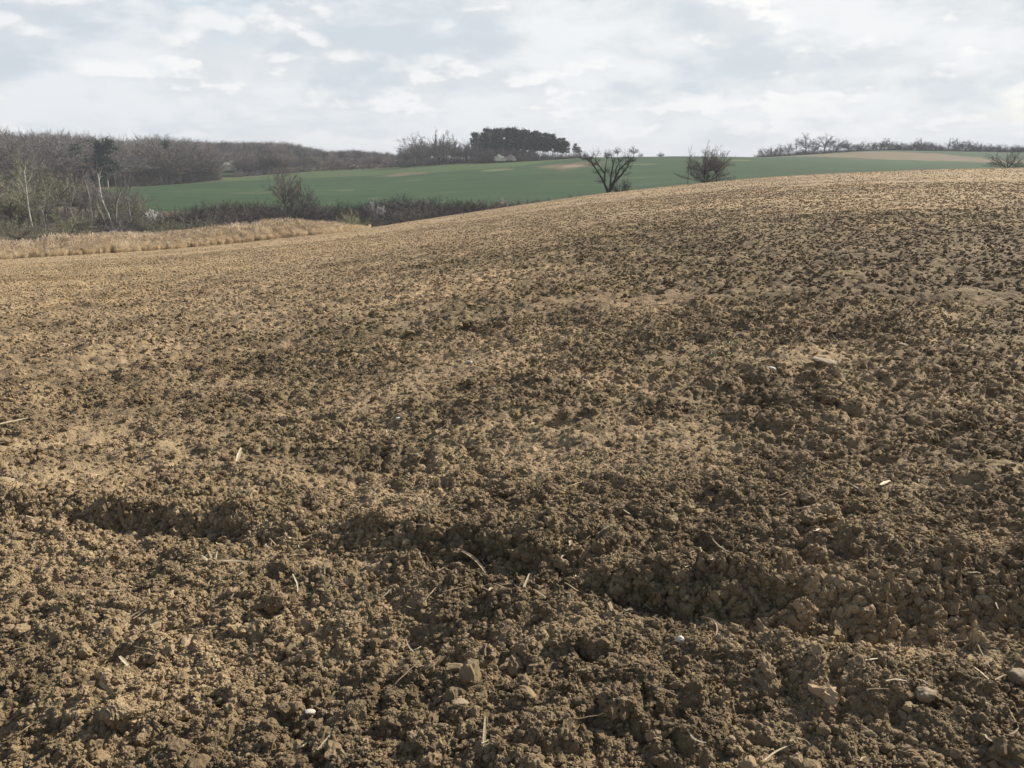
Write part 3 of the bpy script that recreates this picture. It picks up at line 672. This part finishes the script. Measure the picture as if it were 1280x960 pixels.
for k in range(72):
    px = 945+k*4.8+wr.uniform(-2, 2); r = 655+wr.uniform(-4, 6)
    plant('shrub', k % 4+1, 'hedge_shrub', 'dark leafless shrub in the hedge along the right-hand hilltop', 'shrub', px, r, wr.uniform(4.0, 7.0), 1.4, 'dark', ['thick', 'dark', 'thick', 'thick'][k % 4], 'hedge shrubs on the right-hand hilltop', sink=0.9)
RT = [(1045, 173), (1060, 174), (1075, 177), (1090, 177), (1100, 174), (1110, 173), (1125, 178), (1140, 176), (1150, 173), (1160, 177), (1175, 180), (1195, 173), (1205, 175), (1220, 177), (1238, 180), (1250, 180), (1272, 181), (1290, 180), (1310, 178), (1340, 176)]
for i, (px, ty) in enumerate(RT):
    plant('broad', i % 3+1, 'bare_tree', 'small bare hedgerow tree on the right-hand hilltop', 'tree', px, 658, max(3, top_to_H(px, 658, ty)+1.6), 1.8, 'dark', ['thick', 'thick', 'dark'][i % 3], 'small trees of the right hilltop hedge', sink=0.8)
plant('tall', 2, 'pointed_tree', 'narrow pointed dark tree standing out of the right hilltop hedge', 'tree', 1184, 655, top_to_H(1184, 655, 171), 0.8, 'dark', 'thick')
# big bare trees behind the valley thicket
plant('broad', 1, 'bare_tree', 'tall slender bare tree over the thicket before the green field', 'tree', 352, 218, 15.0, 0.7, 'thick', 'brown')
plant('tall', 2, 'bare_tree', 'slimmer bare tree just right of the tall slender one', 'tree', 361, 219, 10.5, 0.7, 'thick', 'brown')
plant('broad', 3, 'bare_tree', 'short bare tree with forked trunk right of the tall slender one', 'tree', 374, 216, 11.5, 0.8, 'thick', 'brown')
# pale-stemmed trees at the left
plant('spread', 1, 'pale_tree', 'pale spreading tree with long bare limbs near the left edge', 'tree', 27, 196, 16.0, 1.05, 'birch', 'olive')
plant('birch', 1, 'birch_tree', 'thin bent white birch low in the bushes near the left edge', 'birch', 44, 160, 6.2, 0.9, 'birch', 'ptwig')
plant('birch', 2, 'birch_tree', 'straight white-stemmed birch, second from the left edge', 'birch', 103, 194, 12.5, 0.7, 'birch', 'ptwig')
plant('birch', 3, 'birch_tree', 'forked white birch with bright trunk, most striking of the left trees', 'birch', 130, 186, 14.5, 1.0, 'birch', 'ptwig')
plant('birch', 4, 'birch_tree', 'second stem of the forked birch, leaning right', 'birch', 133.5, 187, 12, 1.0, 'birch', 'ptwig')
plant('birch', 1, 'birch_tree', 'tall pale birch at the left end of the green field', 'birch', 154, 198, 14.5, 1.0, 'birch', 'ptwig')
plant('birch', 2, 'birch_tree', 'small faint birch right of the tall pale one', 'birch', 166, 196, 8.0, 0.8, 'birch', 'ptwig')
plant('birch', 3, 'birch_tree', 'small birch between the two brightest trunks', 'birch', 121, 192, 8.0, 0.8, 'birch', 'ptwig')
plant('birch', 3, 'birch_tree', 'short white stem left of the bare trees in the thicket', 'birch', 304.5, 206, 5.8, 0.7, 'birch', 'ptwig')
plant('birch', 4, 'birch_tree', 'shorter white stem beside the other in the thicket', 'birch', 315, 207, 4.8, 0.7, 'birch', 'ptwig')
plant('birch', 2, 'birch_tree', 'bushy pale young tree left of the straight birch', 'birch', 86, 205, 9.0, 1.4, 'birch', 'ptwig')
for px, r, Hm, wd, lab in ((62, 225, 15.5, 0.85, 'tall dark olive tree with pyramid crown left of the birches'), (75, 235, 12.5, 0.9, 'olive tree behind the right side of the pyramid-crowned one'), (2, 205, 12, 1.0, 'olive bare tree cut by the left edge of the photo'), (46, 215, 11, 0.9, 'greyish tree between the pale spreading tree and the pyramid crown')):
    plant('forest', 101, 'olive_tree', lab, 'tree', px, r, Hm, wd*1.3, 'thick', 'olive')
for px, r, Hm in ((-40, 200, 13), (-90, 210, 12), (-140, 190, 13), (-200, 205, 12)):
    plant('forest', 102, 'olive_tree', 'bare tree beyond the left edge of the photo', 'tree', px, r, Hm, 1.3, 'grey', 'brown', 'trees beyond the left edge')
# bushes of the valley
for px, r, Hm, wd, cm, lab in (
        (66, 160, 5.4, 1.5, 'olive', 'big round olive bush left of the reeds under the birches'), (8, 165, 4.8, 1.3, 'olive', 'olive bush at the left edge above the reeds'),
        (36, 170, 3.8, 1.4, 'grey', 'grey bush between the two olive bushes at the left edge'), (196, 175, 3.9, 1.7, 'olive', 'olive bush behind the reeds, right of the birches'),
        (236, 176, 3.8, 2.2, 'olive', 'long low olive-brown bush behind the middle of the reeds'), (285, 180, 4.0, 2.0, 'brown', 'broad brown bush behind the reeds under the short white stems'),
        (436, 132, 4.3, 1.15, 'willow', 'bright olive dome-shaped bush at the right end of the reeds'), (100, 172, 3.6, 1.5, 'thick', 'dark bush at the foot of the straight birch'),
        (135, 170, 3.2, 1.6, 'mauve', 'reddish-grey bush at the foot of the forked birch'), (395, 190, 4.4, 2.0, 'thick', 'large dark bush right of the bare trees'),
        (380, 205, 5.2, 1.3, 'dark', 'tall round dark bush under the short forked tree'), (480, 190, 4.6, 1.9, 'brown', 'tall brown thicket bush right of the bright olive dome'), (416, 172, 3.2, 1.6, 'mauve', 'grey-mauve bush left of the bright olive dome')):
    plant('shrub', rnd.randint(1, 4), 'valley_bush', lab, 'bush', px, r, Hm, wd, 'thick', cm)
TB = [(-100, 262), (0, 262), (100, 262), (170, 262), (230, 252), (270, 249), (310, 245), (345, 248), (395, 246), (430, 252), (470, 246), (500, 243), (530, 245), (600, 247), (640, 248), (690, 245), (735, 243)]
for k in range(210):
    px = wr.uniform(-60, 745); r = wr.uniform(178, 232); hm = top_to_H(px, r, li(TB, px)+wr.uniform(-3, 10))
    if px < 165: hm = wr.uniform(2.5, 5)
    zl, zg = (('leafless shrub in the undergrowth beneath the birches at left', 'undergrowth beneath the birches') if px < 170 else ('dark leafless shrub in the thicket right behind the reed bed', 'thicket behind the reed bed') if px < 345 else
              ('dark leafless shrub in the thicket between the forked bare trees and the bright olive dome', 'thicket in the middle of the valley') if px < 436 else ('dark leafless shrub in the thicket showing over the sloping crest of the ploughed field', 'thicket over the field crest'))
    plant('shrub', k % 4+1, 'thicket_shrub', zl, 'shrub', px, r, min(max(hm, 2.0), 7), wr.uniform(1.2, 1.7), 'thick', ['thick', 'thick', 'dark', 'brown'][k % 4] if px > 170 else ['thick', 'olive', 'brown'][k % 3], zg)
for k in range(46):
    px = wr.uniform(-50, 172); r = wr.uniform(204, 275); plant('forest', 101+k % 3, 'young_tree', 'young bare olive-brown tree in the wet woodland between the birches', 'tree', px, r, wr.uniform(4.5, 9.5 if px > 95 else 13), 1.5, 'grey', ['olive', 'grey', 'brown'][k % 3], 'young bare trees of the wet woodland')
for k in range(18):
    px = 503+k*6.2+wr.uniform(-2, 2); plant('shrub', k % 4+1, 'bare_shrub', 'dark leafless shrub under the bare trees of the copse', 'shrub', px, 496+wr.uniform(-3, 14), wr.uniform(4.5, 7.5), 1.3, 'thick', ['thick', 'mauve'][k % 2], 'shrubs under the bare trees of the copse')
for k in range(26):
    px = 504+k*4.2+wr.uniform(-2, 2); r = wr.uniform(512, 545); plant('forest' if k % 2 else 'broad', [1, 101][k % 2], 'bare_tree', 'bare grey tree filling the inside of the hilltop copse', 'tree', px, r, top_to_H(px, r, float(np.interp(px, [500, 520, 545, 570, 580, 600, 615], [178, 170, 167, 170, 174, 168, 164]))+wr.uniform(0, 9)), 1.1, 'grey', ['mauve', 'grey', 'brown'][k % 3], 'bare trees filling the copse')
# bushy multi-stemmed tree over the crest
plant('shrub', 1, 'bushy_tree', 'large twiggy grey bush-tree standing over the crest of the field', 'tree', 884, 150, 6.0, 1.2, 'thick', 'ptwig', dz=0.2)
plant('broad', 2, 'bare_tree', 'dark branching tree inside the twiggy bush on the crest', 'tree', 882, 150, 7.4, 0.85, 'dark', 'ptwig')
plant('broad', 1, 'bare_tree', 'right-hand stem of the twiggy bush on the crest', 'tree', 898, 152, 6.6, 0.85, 'dark', 'mauve')
plant('tall', 1, 'bare_tree', 'small upright bare tree at the left side of the twiggy bush', 'tree', 862, 154, 7.6, 0.45, 'thick', 'grey')
plant('shrub', 3, 'crest_shrub', 'low grey twiggy shrub behind the right end of the field crest', 'shrub', 1262, 168, 3.3, 1.5, 'thick', 'mauve')
plant('shrub', 2, 'crest_shrub', 'faint low twigs at the right foot of the gnarled tree', 'shrub', 778, 150, 3.6, 1.0, 'thick', 'thick')

# the gnarled dark tree on the crest: thick forked limbs
def gnarled():
    x, y, z = at(762, 138); s = ray(762, 243)[1]; zb = CAMZ-s*138-0.35; k = 138/FPX
    o = thing('gnarled_tree', 'dark gnarled leafless tree with thick V-shaped limbs on the field crest', 'tree', (x, y, z))
    rng = random.Random(12); segs = []; tw = []
    def P(px, py, dy=0.0): return Vector(((px-762)*k/math.cos(PITCH), dy, (zb-z)+(243-py)*k))
    root = P(762, 243); segs.append((0, 0, -0.3, *root, 0.36, 0.30, 0))
    limbs = [[(762, 243), (761, 236), (757, 227), (751, 217), (744, 207), (740, 200)], [(761, 238), (758, 228), (757, 216), (750, 206), (746, 199)], [(762, 241), (764, 230), (765, 218), (767, 205), (765, 196)],
             [(762, 240), (766, 231), (770, 222), (774, 212), (781, 205), (786, 200)], [(764, 236), (769, 226), (777, 217), (783, 209), (787, 203)], [(757, 220), (757, 208), (759, 199)], [(757, 228), (748, 212), (741, 203), (737, 199)], [(770, 221), (770, 210), (775, 203), (778, 198)]]
    for li_, L in enumerate(limbs):
        dy = rng.uniform(-1.6, 1.6); n = len(L); pv = None; r0 = 0.20 if n > 4 else 0.11
        for i, (a, b) in enumerate(L):
            q = P(a+rng.uniform(-.6, .6) if i else a, b, dy*i/(n-1)); rr = r0*(1-0.72*i/(n-1))
            if pv is not None:
                segs.append((*pv, *q, pr, rr, 0)); d = (q-pv).normalized()
                for m_ in range(8 if i > 1 else 0):
                    branch(rng, tw, q.copy(), perp(rng, d, R(rng.uniform(30, 65))), rng.uniform(0.5, 1.35), 0.022, 0, dict(PB, max=2, kids=[5, 4], n=[4, 3, 2], tip=0.007, **{'from': [0.3, 0.3]}))
            pv = q; pr = rr
    a = newobj('trunk', mesh_of([s_[:8] for s_ in segs], 'trunk', 7), o, [MB_['dark']]); b = newobj('crown', mesh_of([s_[:8] for s_ in tw], 'crown', 3), o, [MB_['dark']])
gnarled()

# ------------------------------------------------------------------ reed bed
def reed_clump(seed):
    rng = random.Random(seed); st, pl = [], []
    for k in range(26):
        x, y = rng.gauss(0, .28), rng.gauss(0, .28); H = rng.uniform(1.3, 2.2); lx, ly = rng.gauss(0.05, .12), rng.gauss(0, .12); p = Vector((x, y, 0)); r = 0.011
        for i in range(3):
            q = Vector((x+lx*((i+1)/3)**2*H*.5, y+ly*((i+1)/3)**2*H*.5, H*(i+1)/3)); st.append((*p, *q, r, r*.8)); p = q
        for j in range(4):
            z = rng.uniform(.4, .9)*H; a = rng.uniform(0, 6.28); c = Vector((x, y, z)); e = c+Vector((math.cos(a)*.22, math.sin(a)*.22, .22)); st.append((*c, *e, .014, .009)); st.append((*e, *(e+Vector((math.cos(a)*.2, math.sin(a)*.2, -.06))), .009, .004))
        if rng.random() < .5: pl.append((*p, *(p+Vector((.06, .02, .11))), .015, .035)); pl.append((*(p+Vector((.06, .02, .11))), *(p+Vector((.14, .04, .22))), .035, .008))
    me = joined([(st, 3), (pl, 4)], 'reed_clump'); me.materials.append(MB_['reed']); me.materials.append(MB_['plume']); return me
P = []; rt = []; sc = []; rr_ = random.Random(9)
for k in range(7500):
    px = rr_.uniform(-190, 500); D_ = float(Dof(ray(px, HORY)[0])); wdt = np.interp(px, [-190, 0, 300, 500], [26, 30, 34, 24]); r = D_*1.005+wdt*rr_.random()**1.15
    if px > 400 and rr_.random() > (462-px)/62: continue
    x, y, z = at(px, r); f = min(1, (r-D_)/7+0.30)*rr_.uniform(.82, 1.12); f *= 0.93+0.12*float(fbm(np.array([x*.12]), np.array([y*.12]), 2, 4)[0])
    f *= 1+.12*math.exp(-((px-338)/22)**2)
    if px < 40: f *= 0.85
    if px > 370: f *= np.interp(px, [370, 400, 450], [0.95, 0.75, 0.32])
    P.append((x, y, z-0.12)); rt.append((rr_.gauss(0, .08), rr_.gauss(0.0, .08), rr_.uniform(0, 6.28))); sc.append((f*1.1, f*1.1, f))
scatter('reeds', [reed_clump(i) for i in range(5)], P, rt, sc, [rr_.randrange(5) for _ in P], kind='stuff', label='band of dry golden reeds along the lower left edge of the field', category='reeds')

# ------------------------------------------------------------------ clods
def clod_mesh(seed, sub=3, rough=0.34, blocky=0.0):
    import bmesh
    bm = bmesh.new(); bmesh.ops.create_icosphere(bm, subdivisions=sub, radius=1.0); V = np.array([v.co[:] for v in bm.verts]); F = np.array([[v.index for v in f.verts] for f in bm.faces]); bm.free()
    from mathutils import noise as mn
    rng = np.random.default_rng(seed); off = Vector(rng.uniform(-50, 50, 3)); d = np.zeros(len(V))
    for i in range(len(V)):
        p = Vector(V[i]); d[i] = 0.85*mn.noise((p*1.1+off))+0.55*mn.noise(p*2.6+off)+0.42*mn.noise(p*5.5-off)+0.22*mn.noise(p*11+off)
        c_ = mn.voronoi(p*2.4+off)[0]; d[i] += 0.55*(0.35-c_[0])
    V = V*(1+rough*d)[:, None]
    if blocky:
        V = np.sign(V)*np.abs(V)**(1-blocky*0.5); V[:, :] = V @ np.array(Matrix.Rotation(0.5, 3, 'Y')).T
    V *= np.array([rng.uniform(.8, 1.2), rng.uniform(.75, 1.1), rng.uniform(.55, .85)])
    return npmesh('clod', V, F, False)
cl_protos = [clod_mesh(i, 3, .62 if i < 4 else .42, 0 if i < 3 else .55) for i in range(6)]+[clod_mesh(20+i, 2, .6, 0 if i < 2 else .4) for i in range(4)]
for m_ in cl_protos: m_.materials.append(M_clod)
rg_ = np.random.default_rng(3); PP = []; RRt = []; SS = []; II = []; DD = []
AZW = 0.80
for (n, s0, s1, ra, rb, i0, i1, pw) in ((90000, .0035, .0085, 1.5, 4.6, 6, 10, 1.7), (75000, .007, .017, 1.5, 10, 0, 6, 1.6), (40000, .014, .032, 1.5, 26, 0, 6, 1.7), (2600, .025, .055, 1.6, 40, 0, 6, 1.8), (75000, .018, .042, 11, 50, 6, 10, 1.5), (80000, .022, .042, 25, 140, 6, 10, 1.6), (800, .05, .08, 40, 140, 6, 10, 1.8)):
    u = rg_.random(n); r = (ra**pw+(rb**pw-ra**pw)*u)**(1/pw); a = rg_.uniform(-AZW, AZW, n); x = r*np.sin(a); y = r*np.cos(a)
    k = r < Dof(a)*1.04; x, y, r = x[k], y[k], r[k]
    sp_ = np.maximum(r*0.00165, 0.00165*r**1.45*0.62)
    z, sm, fu = soil(x, y, sp_); keep = rg_.random(len(x)) > 0.80*sm; x, y, r, z, sm = x[keep], y[keep], r[keep], z[keep], sm[keep]; n = len(x)
    s = s0+(s1-s0)*rg_.random(n)**2.2
    PP.append(np.column_stack([x, y, height(x, y)+z+s*rg_.uniform(-0.2, 0.35, n)*np.where(r > 14, 0.3, 1)])); RRt.append(rg_.uniform(0, 6.28, (n, 3))*np.array([.12, .12, 1])); SS.append(s[:, None]*rg_.uniform(.8, 1.25, (n, 3)))
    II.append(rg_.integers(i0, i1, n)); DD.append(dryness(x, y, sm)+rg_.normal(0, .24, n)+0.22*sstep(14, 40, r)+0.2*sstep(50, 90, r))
# crumbs that have fallen down the bank of the furrow
n = 26000; x = rg_.uniform(FUR[0, 0], FUR[-1, 0], n); y = np.interp(x, FUR[:, 0], FUR[:, 1])+rg_.normal(0.07, .11, n); r = np.hypot(x, y); z, sm, fu = soil(x, y, r*0.003)
kq = rg_.random(n) > 1.4*sm; x, y, z, sm = x[kq], y[kq], z[kq], sm[kq]; n = len(x)
s = .005+.022*rg_.random(n)**3; PP.append(np.column_stack([x, y, height(x, y)+z+s*.2])); RRt.append(rg_.uniform(0, 6.28, (n, 3))*np.array([.3, .3, 1])); SS.append(s[:, None]*rg_.uniform(.8, 1.25, (n, 3))); II.append(rg_.integers(0, 6, n)); DD.append(dryness(x, y, sm)+rg_.normal(0, .2, n))
scatter('soil_clods', cl_protos, np.vstack(PP), np.vstack(RRt), np.vstack(SS), np.concatenate(II), np.concatenate(DD), kind='stuff', label='loose crumbly brown soil clods covering the ploughed field', category='soil clods')

def ground(x, y):
    x = np.array([x], float); y = np.array([y], float); r = np.hypot(x, y)
    return float((height(x, y)+soil(x, y, r*0.003)[0])[0])
# larger clods that stand out
CL = [(155, 906, .050, 'cubic clod with a pale lit right face near the bottom left', .9), (345, 771, .042, 'angular clod casting a dark shadow below the furrow at left', .6), (18, 852, .042, 'pair-like rounded clod at the left edge near the bottom', .2),
      (60, 918, .034, 'rounded clod left of the cubic one', .2), (212, 932, .036, 'crumbly clod right of the cubic one at the bottom', .3), (1025, 668, .085, 'large pale crumbling slab of soil above the furrow at right', .4),
      (1030, 505, .07, 'dark isolated clod in the middle of the right half', .2), (770, 905, .05, 'dark lumpy clod low in the middle', .3), (440, 905, .055, 'dark rounded clod at the bottom left of the middle', .2),
      (1180, 735, .07, 'dark rounded lump above the furrow at right', .1), (560, 820, .035, 'pale oval clod in the lower middle', .2), (128, 755, .03, 'small pale clod left of the angular one', .5), (385, 790, .03, 'small clod right of the angular one', .4), (860, 715, .05, 'dark clod on the furrow bank in the middle', .3), (1210, 545, .06, 'dark hollowed clod at the right edge of the middle distance', .2)]
for i, (px, py, s, lab, bl) in enumerate(CL):
    x, y = hit(px, py); m_ = clod_mesh(200+i, 5, .6, bl); m_.materials.append(M_soil)
    attr(m_, 'dry', np.full(len(m_.vertices), 0.55 if 'pale' in lab else 0.25))
    o = newobj('soil_clod', m_, label=lab, category='clod'); o.location = (x, y, ground(x, y)+s*.35); o.scale = (s, s, s*1.15); o.rotation_euler = (0, 0, rnd.uniform(0, 6))
# stones
def stone(px, py, s, lab, mat, sq=(1.3, .9, .6), rz=.5):
    x, y = hit(px, py); m_ = clod_mesh(300+int(px), 4, .30, .35); m_.materials.append(MB_[mat]); m_.polygons.foreach_set('use_smooth', np.ones(len(m_.polygons), bool))
    o = newobj('stone', m_, label=lab, category='stone'); o.location = (x, y, ground(x, y)+s*.22); o.scale = (s*sq[0], s*sq[1], s*sq[2]); o.rotation_euler = (.1, .2, rz)
stone(586, 455, .030, 'small whitish stone alone in the middle distance', 'flint', (1.4, .9, .8), 2.6); stone(1034, 454, .085, 'flat tan stone on the dark soil of the right half', 'tanstone', (1.5, .8, .45), 0.1)
stone(500, 531, .022, 'small white stone left of the middle', 'flint'); stone(849, 813, .018, 'white pebble standing in the soil below the furrow', 'flint', (.8, .8, 1.2)); stone(1274, 848, .036, 'reddish rounded stone cut by the right edge', 'cobble', (1.1, 1, .9))
stone(1154, 887, .030, 'brown rounded stone with a straw on it at lower right', 'cobble', (1.2, .9, .8)); stone(388, 897, .013, 'white chip of stone at the lower left of the middle', 'flint'); stone(1128, 434, .05, 'pale stone at the right in the darker soil', 'tanstone', (1.2, .6, .5)); stone(964, 474, .025, 'small cream stone right of the middle', 'flint')
stone(8, 617, .05, 'pale round stone at the left edge by the furrow bank', 'tanstone', (1, .8, .6)); stone(575, 897, .020, 'light pebble in the lower middle', 'tanstone')

# ------------------------------------------------------------------ straw and maize stubble
def strip(pts, w0, th, name, mat, cup=0.3):
    """bent flattened stalk or leaf piece with thickness"""
    P = [Vector(p) for p in pts]; V = []; n = len(P)
    for i, p in enumerate(P):
        d = (P[min(i+1, n-1)]-P[max(i-1, 0)]).normalized(); s_ = d.cross(Vector((0, 0, 1)))
        s_ = s_.normalized() if s_.length > 1e-3 else Vector((1, 0, 0)); u = s_.cross(d).normalized(); w_ = w0*(1-0.45*abs(2*i/(n-1)-0.8))
        for a, b in ((-1, cup), (0, 0), (1, cup), (1, cup+th/w0), (0, th/w0+.1), (-1, cup+th/w0)): V.append(p+s_*a*w_+u*b*w_)
    F = []
    for i in range(n-1):
        for k in range(6): k2 = (k+1) % 6; F.append([i*6+k, i*6+k2, i*6+6+k2, i*6+6+k])
    for b_ in (0, (n-1)*6): F += [[b_, b_+1, b_+4, b_+5], [b_+1, b_+2, b_+3, b_+4]]
    m_ = npmesh(name, V, F, False); m_.materials.append(MB_[mat]); return m_
rs = random.Random(21)
def bent(L, n=6, curl=.25):
    p = Vector((-L/2, 0, 0)); a = rs.uniform(-.3, .3); out = [tuple(p)]; z = 0
    for i in range(n): a += rs.gauss(0, curl); p = p+Vector((math.cos(a)*L/n, math.sin(a)*L/n, rs.gauss(0, .10)*L/n)); out.append((p.x, p.y, max(p.z, -0.002)))
    return out
SPR = [strip(bent(.09), .0035, .0015, 'straw_piece', 'straw'), strip(bent(.06, 5), .0028, .0012, 'straw_piece', 'straw'), strip(bent(.13, 7, .2), .0030, .0014, 'straw_piece', 'oldstraw'), strip(bent(.05, 4, .5), .005, .001, 'straw_piece', 'straw', .6), strip(bent(.10, 6, .45), .006, .0012, 'straw_piece', 'oldstraw', .7), strip(bent(.07, 5, .1), .0024, .0016, 'straw_piece', 'oldstraw')]
def put(mesh, name, lab, cat, x, y, rz, rx=0.0, ry=0.0, s=1.0, dz=0.006, group=None):
    o = newobj(name, mesh, label=lab, category=cat); o.location = (x, y, ground(x, y)+dz); o.rotation_euler = (rx, ry, rz); o.scale = (s, s, s)
    if group: o['group'] = group
    return o
cnt = 0
zones = [((250, 760), (680, 770), 75), ((600, 900), (680, 780), 35), ((0, 1280), (560, 960), 75), ((0, 1280), (380, 600), 60), ((1000, 1280), (560, 640), 15)]
for (xa, xb), (ya, yb), n in zones:
    for k in range(n):
        px, py = rs.uniform(xa, xb), rs.uniform(ya, yb); x, y = hit(px, py); far = y > 4.5
        put(SPR[rs.randrange(6)], 'straw_piece', 'short bleached straw piece lying loose on the soil', 'straw', x, y, rs.uniform(0, 6.28), rs.gauss(0, .3), rs.gauss(0, .25), rs.uniform(.4, 1.1)*(1.2 if far else 1), .020, 'loose straw pieces on the soil')
def straw_at(p0, p1, w_, name, lab, mat='straw', arch=.0, lift=(.012, .012), bend=0.0, cup=.3):
    (x0, y0), (x1, y1) = hit(*p0), hit(*p1); pts = []; z0 = ground(x0, y0)+lift[0]; z1 = ground(x1, y1)+lift[1]; nx, ny = -(y1-y0), x1-x0
    for i in range(9):
        t = i/8; b = math.sin(PI*t)*bend; pts.append((x0+(x1-x0)*t+nx*b, y0+(y1-y0)*t+ny*b, z0+(z1-z0)*t+math.sin(PI*t)*arch))
    c = Vector(pts[4]); m_ = strip([Vector(p)-c for p in pts], w_, w_*.4, name, mat, cup); o = newobj(name, m_, label=lab, category='maize stubble'); o.location = c; return o
straw_at((270, 719), (313, 721), .008, 'maize_stalk', 'thick pale maize stalk lying in front of the furrow at left', lift=(.02, .02))
straw_at((-12, 538), (36, 528), .013, 'maize_stalk', 'long pale stalk reaching in from the left edge', lift=(.03, .03))
straw_at((150, 824), (163, 840), .007, 'split_stalk', 'short split stalk shining white at lower left', lift=(.03, .012))
straw_at((605, 962), (607, 930), .005, 'upright_straw', 'upright straw sticking up at the bottom edge left of the middle', lift=(.0, .055))
straw_at((876, 776), (894, 808), .0055, 'curved_leaf', 'curved dry maize leaf hanging into the furrow', 'oldstraw', arch=.015, bend=.16, lift=(.02, .012), cup=.7)
straw_at((572, 700), (610, 720), .0085, 'dry_leaf', 'long dry maize leaf on the edge of the furrow', 'oldstraw', arch=.006, bend=.06, cup=.6, lift=(.03, .02))
straw_at((297, 587), (303, 576), .012, 'husk_piece', 'bright pale husk standing left of the middle', lift=(.01, .07)); straw_at((133, 755), (152, 760), .008, 'straw_chip', 'short straw left of the furrow litter', lift=(.02, .02))
straw_at((648, 748), (662, 720), .006, 'stalk_fibre', 'fibre stub leaning out of the furrow in the middle', lift=(.0, .03)); straw_at((955, 957), (990, 936), .003, 'thin_straw', 'thin long straw at the bottom right of the middle', bend=.05)
straw_at((1070, 862), (1098, 854), .003, 'thin_straw', 'thin straw in the lower right between clods'); straw_at((1214, 855), (1240, 859), .006, 'straw_chip', 'pale flat chip near the reddish stone'); straw_at((398, 950), (420, 926), .003, 'thin_straw', 'thin forked straw at the bottom left')
straw_at((660, 540), (668, 532), .010, 'husk_chip', 'small pale husk in the middle distance'); straw_at((1100, 612), (1112, 604), .010, 'husk_chip', 'pale chip above the furrow at right')
def stub(px, py, s, n, lab, spread=1.0, arms=0, seed=1):
    """maize root stub: a crown of short upright fibres with spreading roots"""
    x, y = hit(px, py); o = thing('maize_stub', lab, 'maize stub', (x, y, ground(x, y)), 0)
    q = random.Random(seed); segs = []; rt_ = []
    for k in range(n):
        a = q.uniform(0, 6.28); d = Vector((math.cos(a)*.35*spread, math.sin(a)*.35*spread, 1)).normalized(); p0 = Vector((math.cos(a), math.sin(a), 0))*s*.12; p1 = p0+d*s*q.uniform(.5, 1); segs.append((*p0, *p1, s*.10, s*.035))
    for k in range(arms):
        a = [2.95, .15, 3.6, -.5, 4.6, 5.2][k % 6]; p = Vector((0, 0, s*.35)); L = s*q.uniform(.9, 1.5)
        for i in range(3): p2 = p+Vector((math.cos(a)*L/3, math.sin(a)*L/3, -s*.10)); rt_.append((*p, *p2, s*.075*(1-i*.25), s*.06*(1-i*.25))); p = p2
    newobj('stalk_fibres', mesh_of(segs, 'stalk_fibres', 5), o, [MB_['straw']])
    if rt_: newobj('roots', mesh_of(rt_, 'roots', 5), o, [MB_['oldstraw']])
stub(1218, 800, .075, 7, 'star-shaped maize root stub with spreading roots at the right end of the furrow', .3, 6, 1); stub(1130, 812, .036, 9, 'small bright frayed stub in the furrow at right', 1.6, 0, 2)
stub(268, 712, .07, 10, 'frayed litter of pale fibres before the furrow at left', 2.6, 4, 3); stub(600, 700, .035, 6, 'small frayed stub at the furrow edge in the middle', 2.2, 2, 4); stub(1105, 834, .03, 5, 'tiny stub below the furrow at right', 1.5, 1, 5); stub(1272, 822, .03, 6, 'pale fibres at the right edge above the reddish stone', 1.0, 2, 6)
# seedlings
def weed(px, py, s, n, lab, seed, group=None):
    x, y = hit(px, py); q = random.Random(seed); V = []; F = []
    for k in range(n):
        cx, cy = q.gauss(0, s), q.gauss(0, s*.8); cz = ground(x+cx, y+cy)-ground(x, y)
        for l_ in range(4):
            a = q.uniform(0, 6.28); L = s*q.uniform(.25, .5); c, d = math.cos(a), math.sin(a); i = len(V)
            for (u, v_, h_) in ((0, 0, .1), (.5, .28, .55), (1, 0, .6), (.5, -.28, .5)): V.append((cx+(c*u-d*v_)*L, cy+(d*u+c*v_)*L, cz+.01+h_*L))
            F.append([i, i+1, i+2, i+3])
    o = newobj('weed_seedling', npmesh('weed_seedling', V, F), mats=[MB_['weed']], label=lab, category='weed'); o.location = (x, y, ground(x, y))
for i, (px, py, s, n, lab) in enumerate([(238, 634, .035, 9, 'green seedlings on the furrow bank at left'), (286, 637, .03, 6, 'sparse green seedlings right of the bank patch'), (336, 645, .035, 10, 'brighter green seedlings on the bank further right'), (172, 676, .02, 5, 'tiny green tuft below the furrow bank at left'), (921, 432, .08, 7, 'yellow-green weed tuft on the dark soil right of the middle'), (885, 449, .09, 5, 'faint green weed patch left of the yellow-green tuft'), (290, 540, .03, 4, 'small green seedling in the left middle'), (560, 482, .05, 5, 'faint seedlings near the middle')]): weed(px, py, s, n, lab, i)

# ------------------------------------------------------------------ haze
HZ = 0.00022
bpy.ops.mesh.primitive_cube_add(size=1); hz = bpy.context.object; hz.name = 'haze'; hz['kind'] = 'stuff'; hz['label'] = 'thin pale haze in the air over the fields'
hz.scale = (11000, 11000, 75); hz.location = (0, 0, 75/2-34)
mh = bpy.data.materials.new('haze'); mh.use_nodes = True; t = NT(mh.node_tree)
pv = t.new('ShaderNodeVolumePrincipled', i_Color=(0.86, 0.88, 0.92, 1), i_Density=HZ, i_Anisotropy=0.0)
t.new('ShaderNodeOutputMaterial', i_Volume=pv.outputs[0]); hz.data.materials.append(mh)
